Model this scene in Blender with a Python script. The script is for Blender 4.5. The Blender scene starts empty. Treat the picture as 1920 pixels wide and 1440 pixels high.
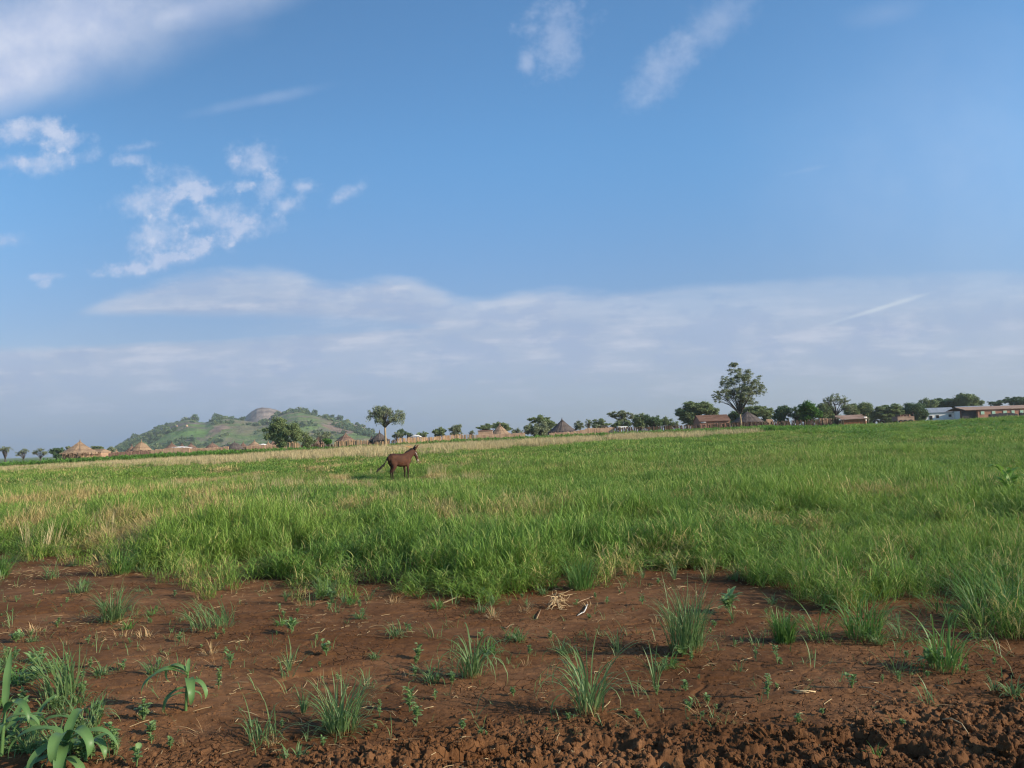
import bpy, bmesh, math, random
import numpy as np
from mathutils import Vector, Matrix

# ------------------------------------------------------------------ scene, camera, light
S = bpy.context.scene
COL = S.collection
R = math.radians
PITCH, ROLL, FPX, EYE = R(4.18), R(2.0), 1450.0, 1.6

cam_d = bpy.data.cameras.new('camera')
cam_d.sensor_width = 36.0
cam_d.lens = 36.0 * FPX / 1920.0
cam_d.clip_start = 0.05
cam_d.clip_end = 12000
cam = bpy.data.objects.new('camera', cam_d)
COL.objects.link(cam)
cam.matrix_world = Matrix.Translation((0, 0, EYE)) @ Matrix.Rotation(R(90) + PITCH, 4, 'X') @ Matrix.Rotation(-ROLL, 4, 'Z')
S.camera = cam

SUN_DIR = Vector((0.925, -0.38, 0)).normalized()
SUN_EL = R(24)
sun_vec = Vector((SUN_DIR.x * math.cos(SUN_EL), SUN_DIR.y * math.cos(SUN_EL), math.sin(SUN_EL)))
sd = bpy.data.lights.new('sun', 'SUN')
sd.energy = 5.0
sd.angle = R(0.53)
sd.color = (1.0, 0.86, 0.68)
sun = bpy.data.objects.new('sun', sd)
COL.objects.link(sun)
sun.rotation_euler = sun_vec.to_track_quat('Z', 'Y').to_euler()

S.view_settings.view_transform = 'Standard'
S.view_settings.look = 'None'
S.view_settings.exposure = 0.30
S.view_settings.gamma = 1.0
S.cycles.use_denoising = True
S.cycles.filter_width = 1.2
S.cycles.max_bounces = 6
S.cycles.diffuse_bounces = 3
S.cycles.transmission_bounces = 3
S.cycles.transparent_max_bounces = 6
S.cycles.volume_bounces = 0

cp, sp = math.cos(PITCH), math.sin(PITCH)
_F = Vector((0, cp, sp)); _r = Vector((1, 0, 0)); _u = Vector((0, -sp, cp))
_RT = _r * math.cos(ROLL) - _u * math.sin(ROLL)
_UP = _r * math.sin(ROLL) + _u * math.cos(ROLL)


def ray(u, v):
    d = _F + _RT * ((u - 960) / FPX) - _UP * ((v - 720) / FPX)
    return d / d.y                       # unit step in y


def at(u, v, y):
    """the place that stands y metres out and is seen at photograph coordinate u, v"""
    d = ray(u, v)
    return Vector((d.x * y, y, EYE + d.z * y))


# ------------------------------------------------------------------ node expression helper
class X:
    def __init__(s, nt, sock): s.nt, s.s = nt, sock
    def _m(s, op, *o, clamp=False):
        n = s.nt.nodes.new('ShaderNodeMath'); n.operation = op; n.use_clamp = clamp
        for i, v in enumerate((s,) + o):
            if isinstance(v, X): s.nt.links.new(v.s, n.inputs[i])
            else: n.inputs[i].default_value = v
        return X(s.nt, n.outputs[0])
    def __add__(s, o): return s._m('ADD', o)
    __radd__ = __add__
    def __mul__(s, o): return s._m('MULTIPLY', o)
    __rmul__ = __mul__
    def __sub__(s, o): return s._m('SUBTRACT', o)
    def __rsub__(s, o): return (s * -1) + o
    def __truediv__(s, o): return s._m('DIVIDE', o)
    def max(s, o): return s._m('MAXIMUM', o)
    def min(s, o): return s._m('MINIMUM', o)
    def pow(s, o): return s._m('POWER', o)
    def sqrt(s): return s._m('SQRT')
    def abs(s): return s._m('ABSOLUTE')
    def step(s, a, b):
        n = s.nt.nodes.new('ShaderNodeMapRange'); n.interpolation_type = 'SMOOTHSTEP'
        s.nt.links.new(s.s, n.inputs[0])
        lo, hi, x0, x1 = (a, b, 0.0, 1.0) if b > a else (b, a, 1.0, 0.0)
        n.inputs[1].default_value = lo; n.inputs[2].default_value = hi
        n.inputs[3].default_value = x0; n.inputs[4].default_value = x1
        return X(s.nt, n.outputs[0])


def sep(nt, sock):
    n = nt.nodes.new('ShaderNodeSeparateXYZ'); nt.links.new(sock, n.inputs[0])
    return [X(nt, o) for o in n.outputs]


def comb(nt, x, y, z=0.0):
    n = nt.nodes.new('ShaderNodeCombineXYZ')
    for i, v in enumerate((x, y, z)):
        if isinstance(v, X): nt.links.new(v.s, n.inputs[i])
        else: n.inputs[i].default_value = v
    return n.outputs[0]


def noise(nt, vec, scale, detail=4, rough=0.5, dist=0.0, color=False):
    n = nt.nodes.new('ShaderNodeTexNoise')
    nt.links.new(vec, n.inputs['Vector'])
    n.inputs['Scale'].default_value = scale; n.inputs['Detail'].default_value = detail
    n.inputs['Roughness'].default_value = rough; n.inputs['Distortion'].default_value = dist
    return n.outputs['Color'] if color else X(nt, n.outputs[0])


def voro(nt, vec, scale, feature='F1', rnd=1.0):
    n = nt.nodes.new('ShaderNodeTexVoronoi'); n.feature = feature
    nt.links.new(vec, n.inputs['Vector']); n.inputs['Scale'].default_value = scale
    n.inputs['Randomness'].default_value = rnd
    return X(nt, n.outputs['Distance'])


def mix(nt, f, a, b, mode='MIX'):
    n = nt.nodes.new('ShaderNodeMix'); n.data_type = 'RGBA'; n.blend_type = mode
    for sock, v in ((n.inputs[0], f), (n.inputs[6], a), (n.inputs[7], b)):
        if isinstance(v, X): nt.links.new(v.s, sock)
        elif isinstance(v, bpy.types.NodeSocket): nt.links.new(v, sock)
        elif isinstance(v, (int, float)): sock.default_value = v
        else: sock.default_value = (*v, 1.0)
    return n.outputs[2]


def lin(r, g, b):
    f = lambda c: (c / 255 / 12.92) if c / 255 <= 0.04045 else ((c / 255 + 0.055) / 1.055) ** 2.4
    return (f(r), f(g), f(b))


# ------------------------------------------------------------------ world: sky with clouds by direction
W = bpy.data.worlds.new('World'); S.world = W; W.use_nodes = True
nt = W.node_tree; nt.nodes.clear()
SKY_STR = 0.11
out = nt.nodes.new('ShaderNodeOutputWorld'); bg = nt.nodes.new('ShaderNodeBackground')
bg.inputs[1].default_value = SKY_STR
nt.links.new(bg.outputs[0], out.inputs[0])
sky = nt.nodes.new('ShaderNodeTexSky'); sky.sky_type = 'NISHITA'; sky.sun_disc = False
sky.sun_elevation = SUN_EL
sky.sun_rotation = math.atan2(SUN_DIR.x, SUN_DIR.y)
sky.altitude = 400; sky.air_density = 1.0; sky.dust_density = 1.2; sky.ozone_density = 1.6
tc = nt.nodes.new('ShaderNodeTexCoord')
dx, dy, dz = sep(nt, tc.outputs['Generated'])
ysafe = dy.max(0.08)
A = dx / ysafe; B = dz / ysafe
front = dy.step(0.05, 0.3)
PV = comb(nt, A, B)
PVs = comb(nt, A * 0.35, B)               # stretched along the horizon
nf = noise(nt, PV, 14, 7, 0.6) - 0.5
nx_ = noise(nt, PV, 46, 5, 0.6) - 0.5
np_ = nf * 1.0 + nx_ * 0.9
nm = noise(nt, PV, 5, 6, 0.58) - 0.5
ns = noise(nt, PVs, 26, 7, 0.62) - 0.5
nl = noise(nt, PVs, 7, 5, 0.55) - 0.5


def ab(u, v):
    d = ray(u, v); return d.x, d.z


def blob(u, v, ru, rv, rot=0, soft=0.5, warp=1.2, n=None):
    n = nf if n is None else n
    a0, b0 = ab(u, v); c, s = math.cos(R(rot + 2)), math.sin(R(rot + 2))
    da = A - a0; db = B - b0
    p = (da * c + db * s) * (FPX / ru); q = (db * c - da * s) * (FPX / rv)
    dist = (p * p + q * q).sqrt()
    return (1.0 - dist + n * warp).step(0.0 - soft * 0.2, soft)


def curve(pts):
    n = nt.nodes.new('ShaderNodeFloatCurve')
    nt.links.new((A * 0.5 + 0.5).s, n.inputs['Value'])
    cv = n.mapping.curves[0]
    P = [(ab(u, v)[0] * 0.5 + 0.5, ab(u, v)[1]) for u, v in pts]
    cv.points[0].location = P[0]; cv.points[1].location = P[-1]
    for p in P[1:-1]: cv.points.new(*p)
    n.mapping.update()
    return X(nt, n.outputs[0])


top1 = curve([(-60, 640), (100, 600), (150, 570), (230, 535), (330, 505), (450, 492), (540, 494), (620, 518), (730, 508), (800, 520), (870, 548), (1000, 535), (1130, 540), (1300, 560), (1450, 545), (1600, 535), (1750, 525), (1990, 510)])
bot1 = curve([(-60, 560), (150, 578), (350, 580), (600, 588), (800, 600), (950, 640), (1990, 900)])
top2 = curve([(-60, 646), (120, 642), (300, 636), (600, 616), (800, 600), (1000, 560), (1990, 500)])
m1 = (top1 - B + nl * 0.026 + ns * 0.026).step(0.0, 0.024)
gap = (bot1 - B + ns * 0.02 + nl * 0.02).step(-0.004, 0.012)
gapx = A.step(-0.12, -0.42)
m1 = m1 * (1.0 - gap * (0.45 + gapx * 0.5))
m2 = (top2 - B + ns * 0.014 + nl * 0.006).step(0.0, 0.014)
right_soft = 1.0 - A.step(0.0, 0.25) * B.step(0.12, 0.20) * 0.62
nst = noise(nt, comb(nt, A * 0.12, B), 60, 6, 0.65) - 0.5
band = (m1.max(m2) * (0.86 + nl * 0.5 + ns * 0.6 + nst * 0.5).min(1.0).max(0.0) * right_soft).min(0.97)
low = B.step(0.13, 0.0)                    # the far air close to the horizon
grey = mix(nt, low, lin(172, 187, 213), mix(nt, A.step(-0.6, 0.6), lin(122, 148, 180), lin(148, 163, 179)))
grey = mix(nt, (ns + nst * 0.8 + 0.5).step(0.45, 0.75) * 0.6 * (1.0 - low), grey, lin(206, 212, 228))
grey = mix(nt, (top1 - B + ns * 0.02).step(0.06, 0.0) * 0.6, grey, lin(202, 213, 231))
grey = mix(nt, (ns + nf * 0.6 + 0.5).step(0.52, 0.40) * 0.35 * (1.0 - low), grey, lin(152, 172, 210))
puffs = [(30, 250, 90, 18, 4), (75, 308, 60, 15, 0), (120, 262, 45, 14, 0), (15, 303, 28, 14, 0), (168, 292, 26, 14, 10), (245, 298, 42, 12, 0), (262, 276, 40, 9, 4), (482, 298, 46, 26, 0),
         (440, 302, 22, 8, 0), (285, 375, 70, 22, 8), (350, 345, 62, 24, -20), (392, 357, 36, 15, 0), (420, 410, 60, 26, -5), (460, 428, 58, 18, 10), (300, 448, 52, 28, 0), (360, 462, 70, 16, 4), (310, 488, 90, 14, 8),
         (250, 505, 70, 11, 0), (650, 365, 34, 11, 25), (572, 352, 24, 10, 0), (505, 350, 26, 20, 60), (460, 348, 16, 8, 0), (85, 518, 32, 7, 0), (84, 535, 14, 7, 0), (5, 452, 34, 13, 0), (540, 385, 30, 14, 20)]
pm = None
for (u, v, ru, rv, rot) in puffs:
    b_ = blob(u, v, ru * 1.25, rv * 1.45, rot, 1.1, 2.2, np_)
    pm = b_ if pm is None else (pm + b_ * 0.8)
pm = pm.min(1.0) * (0.80 + np_ * 0.8).min(1.0)
veil = blob(60, 70, 520, 150, 12, 1.0, 0.5, nm).max(blob(20, 140, 290, 90, 16, 0.9, 0.5, nm)).max(blob(330, 25, 300, 70, 12, 1.2, 0.6, nm) * 0.8)
veil = (veil * (0.90 + nf * 0.35)).min(0.92)
w = blob(1050, 70, 72, 95, -25, 1.0, 1.9, np_) * 0.36
w = w.max(blob(990, 118, 22, 30, 0, 1.0, 1.5, np_) * 0.4)
w = w.max(blob(1250, 125, 112, 46, 42, 1.1, 1.5, np_) * 0.38).max(blob(1350, 35, 120, 46, 42, 1.2, 1.4, np_) * 0.28)
w = w.max(blob(1660, 25, 110, 40, 10, 1.2, 1.2, nm) * 0.15).max(blob(500, 185, 150, 14, 8, 1.2, 1.4) * 0.18).max(blob(1530, 315, 170, 9, 8, 1.2, 1.2) * 0.15)
w = w.max(blob(1800, 300, 420, 330, 10, 1.6, 0.8, nm) * 0.26)
streak = blob(1650, 578, 120, 5.5, 13, 0.9, 1.6, ns)
m = (pm * 0.80).max(veil).max(w)
c0 = mix(nt, 1.0, sky.outputs[0], mix(nt, B.step(0.42, 0.08), (0.79, 1.27, 1.54), (0.76, 0.79, 0.97)), 'MULTIPLY')
c0 = mix(nt, A.step(0.1, -0.55) * 0.9, c0, mix(nt, 1.0, c0, (0.80, 0.76, 0.75), 'MULTIPLY'))
KS = 1.0 / SKY_STR / 2 ** 0.30


def emit(col):
    return mix(nt, 1.0, col, (KS, KS, KS), 'MULTIPLY')


c1 = mix(nt, m * front, c0, emit(mix(nt, (nf + 0.5).step(0.3, 0.7), lin(190, 203, 233), lin(212, 220, 240))))
c1 = mix(nt, band * front, c1, emit(grey))
c1 = mix(nt, streak * 0.55 * front, c1, emit(mix(nt, 0.0, lin(212, 222, 232), (1, 1, 1))))
nt.links.new(c1, bg.inputs[0])


# ------------------------------------------------------------------ numpy noise
def _h(ix, iy, seed):
    n = (ix.astype(np.int64) * 374761393 + iy.astype(np.int64) * 668265263 + seed * 1274126177) & 0x7fffffff
    n = ((n ^ (n >> 13)) * 1103515245) & 0x7fffffff
    n = ((n ^ (n >> 15)) * 1812433253) & 0x7fffffff
    return ((n ^ (n >> 11)) & 0xffffff) / float(0xffffff)


def vnoise(x, y, seed=0):
    x = np.asarray(x, float); y = np.asarray(y, float)
    ix, iy = np.floor(x), np.floor(y); fx, fy = x - ix, y - iy
    sx, sy = fx * fx * (3 - 2 * fx), fy * fy * (3 - 2 * fy)
    a, b, c, d = _h(ix, iy, seed), _h(ix + 1, iy, seed), _h(ix, iy + 1, seed), _h(ix + 1, iy + 1, seed)
    return (a + (b - a) * sx) * (1 - sy) + (c + (d - c) * sx) * sy - 0.5


def fbm(x, y, seed=0, o=4, g=0.5):
    t = 0; k = 1.0
    for i in range(o):
        t = t + vnoise(x, y, seed + i * 17) * k; k *= g; x = x * 2.03 + 3.1; y = y * 2.03 - 1.7
    return t


def worley(x, y, seed=0):
    ix, iy = np.floor(x), np.floor(y)
    f1 = np.full(x.shape, 9.0); f2 = f1.copy(); idv = np.zeros(x.shape)
    for i in (-1, 0, 1):
        for j in (-1, 0, 1):
            cx, cy = ix + i, iy + j
            px = cx + _h(cx, cy, seed); py = cy + _h(cx, cy, seed + 5)
            d = np.hypot(px - x, py - y); rid = _h(cx, cy, seed + 9)
            c = d < f1
            f2 = np.where(c, f1, np.minimum(f2, d)); idv = np.where(c, rid, idv); f1 = np.where(c, d, f1)
    return f1, f2, idv


def sst(a, b, x):
    t = np.clip((np.asarray(x, float) - a) / (b - a), 0, 1); return t * t * (3 - 2 * t)


# ------------------------------------------------------------------ terrain height
def height(x, y):
    x = np.asarray(x, float); y = np.asarray(y, float)
    s = np.clip((y - 12) / 70, 0, 1.0) ** 1.25
    base = (1.05 + 0.0155 * np.clip(x, -85, 75)) * s
    base = base + 0.10 * fbm(x / 14, y / 14, 3, 2) * sst(14, 40, y)
    return base + 0.03 * fbm(x / 2.2, y / 2.2, 8, 2) * sst(4.5, 6.0, y) - 0.02 * sst(-0.2, 0.6, fbm(x / 3, y / 3, 11, 2))


def ridge_edge(x):
    return 4.10 + 0.09 * np.asarray(x, float) + 0.28 * fbm(np.asarray(x, float) / 0.8, np.asarray(x, float) * 0 + 3, 21, 3)


def micro(x, y):
    near = 1 - sst(10, 16, y)
    e = ridge_edge(x)
    rz = 1 - sst(-0.12, 0.22, y - e)                       # 1 inside the churned strip
    rz = rz * sst(-4.0, -1.0, y)
    wx = x + 0.05 * fbm(x * 6, y * 6, 31, 2); wy = y + 0.05 * fbm(x * 6 + 9, y * 6, 33, 2)
    f1, f2, i1 = worley(wx * 7.5, wy * 8.5, 41)
    big = sst(0.0, 0.38, f2 - f1) * (0.35 + 0.75 * i1)
    f1, f2, i2 = worley(wx * 19, wy * 20, 43)
    mid = sst(0.0, 0.4, f2 - f1) * (0.3 + 0.7 * i2)
    f1, f2, i3 = worley(x * 52, y * 52, 45)
    sm = sst(0.0, 0.5, f2 - f1) * (0.4 + 0.6 * i3)
    pit = sst(0.18, 0.34, fbm(x * 2.6, y * 3.6, 51, 3))
    clod = big * 0.034 + mid * 0.020 + sm * 0.011 + 0.013 * fbm(x * 24, y * 24, 47, 4) + 0.05 * fbm(x * 1.7, y * 1.7, 52, 3) - pit * 0.075
    # crumbly margin
    mz = (1 - sst(0.0, 1.0, y - e)) * (0.6 + 0.8 * sst(-0.1, 0.2, fbm(x / 1.1, y / 1.1, 55, 2)))
    crumb = mz * (sm * 0.009 + mid * 0.012)
    flat = 0.020 * fbm(x * 1.6, y * 4.5, 61, 3) + 0.010 * fbm(x * 7, y * 11, 63, 3) + 0.0045 * fbm(x * 26, y * 30, 65, 3)
    rut = 0.03 * sst(0.1, 0.5, fbm(x * 0.35 + 4, y * 1.1, 71, 2)) - 0.025 * sst(0.02, 0.0, np.abs(fbm(x * 0.5, y * 2.4, 73, 2)))
    f1, f2, i4 = worley(x * 5 + 0.4 * fbm(x * 4, y * 4, 75, 2), y * 6, 77)
    crack = -0.006 * (1 - sst(0.0, 0.06, f2 - f1)) * sst(-0.05, 0.15, fbm(x * 0.9, y * 0.9, 78, 2))
    return near * (rz * clod + (1 - rz) * (crumb + flat + rut * 0.5 + crack))


def ground_z(x, y):
    return float(height(x, y) + micro(np.array([float(x)]), np.array([float(y)]))[0])


def on_ground(u, v):
    """where the sight line through u, v meets the ground"""
    d = ray(u, v); lo, hi = 2.0, 200.0
    y = 2.0
    while y < 200:
        if EYE + d.z * y < float(height(d.x * y, y)): break
        y *= 1.01
    x = d.x * y
    return Vector((x, y, ground_z(x, y)))


def col_at(u, y, dz=0.0):
    """ground point y metres out in the column of the photograph at u (taken near the horizon)"""
    x = ray(u, 826 - (u - 960) * 0.035).x * y
    return Vector((x, y, ground_z(x, y) + dz))


# ------------------------------------------------------------------ mesh helpers
def mesh_np(name, v, f=None, tris=None, mat=None, parent=None, smooth=False, attrs=None, link=True, loc=None):
    """mesh from vertex array and quad (n,4) or triangle (n,3) array"""
    me = bpy.data.meshes.new(name)
    v = np.asarray(v, np.float32).reshape(-1, 3)
    faces = f if f is not None else tris
    faces = np.asarray(faces, np.int32)
    k = faces.shape[1]; n = len(faces)
    me.vertices.add(len(v)); me.vertices.foreach_set('co', v.ravel())
    me.loops.add(n * k); me.loops.foreach_set('vertex_index', faces.ravel())
    me.polygons.add(n)
    me.polygons.foreach_set('loop_start', np.arange(0, n * k, k, dtype=np.int32))
    me.polygons.foreach_set('loop_total', np.full(n, k, np.int32))
    if smooth: me.polygons.foreach_set('use_smooth', np.ones(n, bool))
    for an, av in (attrs or {}).items():
        a = me.attributes.new(an, 'FLOAT', 'POINT'); a.data.foreach_set('value', np.asarray(av, np.float32))
    me.update(calc_edges=True); me.validate()
    if mat: me.materials.append(mat)
    o = bpy.data.objects.new(name, me)
    if link: COL.objects.link(o)
    if parent: o.parent = parent
    if loc is not None: o.location = loc
    return o


class MB:
    """collects shapes for one mesh"""
    def __init__(s): s.v = []; s.f = []
    def add(s, vs, fs):
        o = len(s.v); s.v += [tuple(p) for p in vs]; s.f += [tuple(i + o for i in q) for q in fs]; return s
    def box(s, c, size, rz=0, M=None, taper=1.0):
        hx, hy, hz = size[0] / 2, size[1] / 2, size[2] / 2; vs = []
        for z in (-1, 1):
            t = taper if z > 0 else 1
            for x, y in ((-1, -1), (1, -1), (1, 1), (-1, 1)):
                p = Vector((x * hx * t, y * hy * t, z * hz))
                p = (M @ p) if M else (Matrix.Rotation(rz, 3, 'Z') @ p)
                vs.append(p + Vector(c))
        return s.add(vs, [(3, 2, 1, 0), (4, 5, 6, 7), (0, 1, 5, 4), (1, 2, 6, 5), (2, 3, 7, 6), (3, 0, 4, 7)])
    def tube(s, pts, rad, n=8, caps=True):
        pts = [Vector(p) for p in pts]; vs = []
        for i, p in enumerate(pts):
            t = (pts[min(i + 1, len(pts) - 1)] - pts[max(i - 1, 0)])
            t = t.normalized() if t.length > 1e-9 else Vector((0, 0, 1))
            a = t.orthogonal().normalized() if i == 0 else (a - t * a.dot(t)).normalized()
            b = t.cross(a); r = rad[i] if hasattr(rad, '__len__') else rad
            for k in range(n):
                q = 2 * math.pi * k / n; vs.append(p + (a * math.cos(q) + b * math.sin(q)) * r)
        fs = [(i * n + k, i * n + (k + 1) % n, (i + 1) * n + (k + 1) % n, (i + 1) * n + k) for i in range(len(pts) - 1) for k in range(n)]
        if caps: fs += [tuple(range(n - 1, -1, -1)), tuple((len(pts) - 1) * n + k for k in range(n))]
        return s.add(vs, fs)
    def lathe(s, prof, n=32, c=(0, 0, 0), wob=None, close=False):
        vs = []; fs = []
        for i, (r, z) in enumerate(prof):
            for k in range(n):
                a = 2 * math.pi * k / n; w = wob(i, k, a) if wob else (0, 0)
                vs.append((c[0] + (r + w[0]) * math.cos(a), c[1] + (r + w[0]) * math.sin(a), c[2] + z + w[1]))
        for i in range(len(prof) - 1):
            for k in range(n): fs.append((i * n + k, i * n + (k + 1) % n, (i + 1) * n + (k + 1) % n, (i + 1) * n + k))
        if close: fs += [tuple(range(n - 1, -1, -1)), tuple((len(prof) - 1) * n + k for k in range(n))]
        return s.add(vs, fs)
    def build(s, name, mat, parent=None, smooth=False, loc=None):
        me = bpy.data.meshes.new(name); me.from_pydata([tuple(p) for p in s.v], [], s.f); me.update()
        if smooth: me.polygons.foreach_set('use_smooth', np.ones(len(me.polygons), bool))
        me.materials.append(mat)
        o = bpy.data.objects.new(name, me); COL.objects.link(o)
        if parent: o.parent = parent
        if loc is not None: o.location = loc
        return o


def tag(o, label=None, cat=None, group=None, kind=None):
    if label: o['label'] = label
    if cat: o['category'] = cat
    if group: o['group'] = group
    if kind: o['kind'] = kind
    return o


def thing(name, label, cat, loc=(0, 0, 0), rz=0, group=None):
    o = bpy.data.objects.new(name, None); COL.objects.link(o)
    o.empty_display_size = 0.2; o.location = loc; o.rotation_euler = (0, 0, rz)
    return tag(o, label, cat, group)


# ------------------------------------------------------------------ materials
def new_mat(name):
    m = bpy.data.materials.new(name); m.use_nodes = True
    n = m.node_tree; n.nodes.clear()
    o = n.nodes.new('ShaderNodeOutputMaterial'); return m, n, o


def principled(nt, color, rough=0.8, spec=0.3, metallic=0.0, normal=None):
    p = nt.nodes.new('ShaderNodeBsdfPrincipled')
    if isinstance(color, bpy.types.NodeSocket): nt.links.new(color, p.inputs['Base Color'])
    else: p.inputs['Base Color'].default_value = (*color, 1)
    if isinstance(rough, X): nt.links.new(rough.s, p.inputs['Roughness'])
    else: p.inputs['Roughness'].default_value = rough
    p.inputs['Specular IOR Level'].default_value = spec
    p.inputs['Metallic'].default_value = metallic
    if normal is not None: nt.links.new(normal, p.inputs['Normal'])
    return p


def bump(nt, h, strength=0.5, dist=0.02):
    b = nt.nodes.new('ShaderNodeBump'); b.inputs['Strength'].default_value = strength; b.inputs['Distance'].default_value = dist
    nt.links.new(h.s, b.inputs['Height']); return b.outputs[0]


def obj_vec(nt):
    t = nt.nodes.new('ShaderNodeTexCoord'); return t.outputs['Object']


def world_vec(nt):
    return nt.nodes.new('ShaderNodeNewGeometry').outputs['Position']


def simple_mat(name, ca, cb, scale=3.0, rough=0.85, spec=0.2, stretch=(1, 1, 1), bstr=0.4, bdist=0.02, detail=5, metallic=0.0):
    m, n, o = new_mat(name)
    mp = n.nodes.new('ShaderNodeMapping'); n.links.new(obj_vec(n), mp.inputs[0]); mp.inputs['Scale'].default_value = stretch
    v = noise(n, mp.outputs[0], scale, detail, 0.6)
    c = mix(n, v.step(0.3, 0.7), ca, cb)
    nb = bump(n, noise(n, mp.outputs[0], scale * 3, 4, 0.6), bstr, bdist)
    p = principled(n, c, rough, spec, metallic, nb)
    n.links.new(p.outputs[0], o.inputs[0]); return m


def leaf_mat(name, ca, cb, dry=(0.42, 0.30, 0.12), base=(0.30, 0.24, 0.10), trans=0.35, patch=0.0, rough=0.5, spec=0.35, baseh=0.14):
    """foliage: per-leaf tint, dry share carried by each clump, pale leaf bases"""
    m, n, o = new_mat(name)
    def att(nm, kind):
        a = n.nodes.new('ShaderNodeAttribute'); a.attribute_name = nm; a.attribute_type = kind; return X(n, a.outputs['Fac'])
    rnd = att('rnd', 'GEOMETRY'); t = att('t', 'GEOMETRY'); dr = att('dry', 'INSTANCER')
    c = mix(n, rnd, ca, cb)
    if patch:
        pv = noise(n, world_vec(n), 0.22, 4, 0.6)
        c = mix(n, pv.step(0.35, 0.65) * patch, c, (cb[0] * 1.25, cb[1] * 1.05, cb[2] * 0.8))
    c = mix(n, (dr * 1.6 + rnd * 0.7 - 0.7).step(0.0, 0.35), c, mix(n, rnd, (dry[0] * 0.75, dry[1] * 0.72, dry[2] * 0.8), dry))
    c = mix(n, t.step(baseh, 0.0), c, base)
    c = mix(n, t.step(0.88, 1.0) * rnd.step(0.45, 0.8) * 0.7, c, dry)
    p = principled(n, c, rough, spec)
    tr = n.nodes.new('ShaderNodeBsdfTranslucent'); n.links.new(c, tr.inputs[0])
    ms = n.nodes.new('ShaderNodeMixShader'); ms.inputs[0].default_value = trans
    n.links.new(p.outputs[0], ms.inputs[1]); n.links.new(tr.outputs[0], ms.inputs[2]); n.links.new(ms.outputs[0], o.inputs[0])
    return m


M = {}
M['grass'] = leaf_mat('grass_blade', (0.066, 0.155, 0.022), (0.255, 0.400, 0.085), patch=0.40, dry=(0.58, 0.45, 0.18), spec=0.15)
M['tuft'] = leaf_mat('tuft_blade', (0.100, 0.180, 0.055), (0.200, 0.285, 0.105), base=(0.44, 0.26, 0.10))
M['tuft_bright'] = leaf_mat('bright_tuft_blade', (0.075, 0.180, 0.030), (0.170, 0.290, 0.070), base=(0.34, 0.26, 0.10))
M['straw'] = leaf_mat('straw_blade', (0.42, 0.33, 0.16), (0.60, 0.47, 0.25), base=(0.42, 0.35, 0.17), trans=0.25)
M['stubble'] = leaf_mat('stubble_blade', (0.34, 0.22, 0.10), (0.52, 0.34, 0.16), base=(0.42, 0.24, 0.10), trans=0.15)
M['crop'] = leaf_mat('crop_leaf', (0.075, 0.190, 0.026), (0.200, 0.370, 0.060), trans=0.4, patch=0.3)
M['weed'] = leaf_mat('weed_leaf', (0.16, 0.27, 0.085), (0.27, 0.39, 0.15), base=(0.22, 0.24, 0.10), baseh=0.05)
M['corn'] = leaf_mat('broad_leaf', (0.095, 0.19, 0.055), (0.17, 0.29, 0.095), base=(0.28, 0.33, 0.15), baseh=0.06, rough=0.42)


def soil_material():
    m, n, o = new_mat('brown_soil')
    v = world_vec(n); x, y, z = sep(n, v)
    a = noise(n, v, 0.7, 6, 0.6); b = noise(n, v, 9, 6, 0.65); g = noise(n, v, 70, 4, 0.7)
    c = mix(n, a.step(0.35, 0.65), (0.138, 0.060, 0.023), (0.228, 0.110, 0.050))
    c = mix(n, b.step(0.35, 0.7) * 0.55, c, (0.075, 0.032, 0.014))
    c = mix(n, g.step(0.5, 0.75) * 0.30, c, (0.24, 0.125, 0.060))
    mp = n.nodes.new('ShaderNodeMapping'); n.links.new(v, mp.inputs[0]); mp.inputs['Scale'].default_value = (0.35, 2.2, 1)
    silt = noise(n, mp.outputs[0], 1.4, 5, 0.6).step(0.5, 0.72) * y.step(4.5, 6.5)
    c = mix(n, silt * 0.55, c, (0.235, 0.122, 0.058))
    ve = n.nodes.new('ShaderNodeTexVoronoi'); ve.feature = 'DISTANCE_TO_EDGE'; ve.inputs['Scale'].default_value = 13
    wv = n.nodes.new('ShaderNodeVectorMath'); n.links.new(v, wv.inputs[0]); n.links.new(mix(n, 0.06, (0, 0, 0), noise(n, v, 6, 4, 0.6, color=True)), wv.inputs[1]); n.links.new(wv.outputs[0], ve.inputs['Vector'])
    crk = X(n, ve.outputs['Distance']).step(0.045, 0.0) * noise(n, v, 0.9, 3, 0.5).step(0.50, 0.62)
    c = mix(n, crk * 0.75, c, (0.035, 0.016, 0.008))
    wet = noise(n, v, 0.45, 3, 0.5).step(0.52, 0.40)
    c = mix(n, wet * 0.35, c, (0.062, 0.027, 0.012))
    far = y.step(40, 400)
    c = mix(n, far, c, mix(n, noise(n, v, 0.02, 5, 0.6), (0.07, 0.13, 0.03), (0.15, 0.18, 0.06)))
    nb = bump(n, b * 0.6 + g * 0.35 - crk * 0.8 + noise(n, v, 240, 3, 0.7) * 0.2, 1.0, 0.016)
    p = principled(n, c, 0.9, 0.08, 0, nb)
    n.links.new(p.outputs[0], o.inputs[0]); return m


M['soil'] = soil_material()

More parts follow.
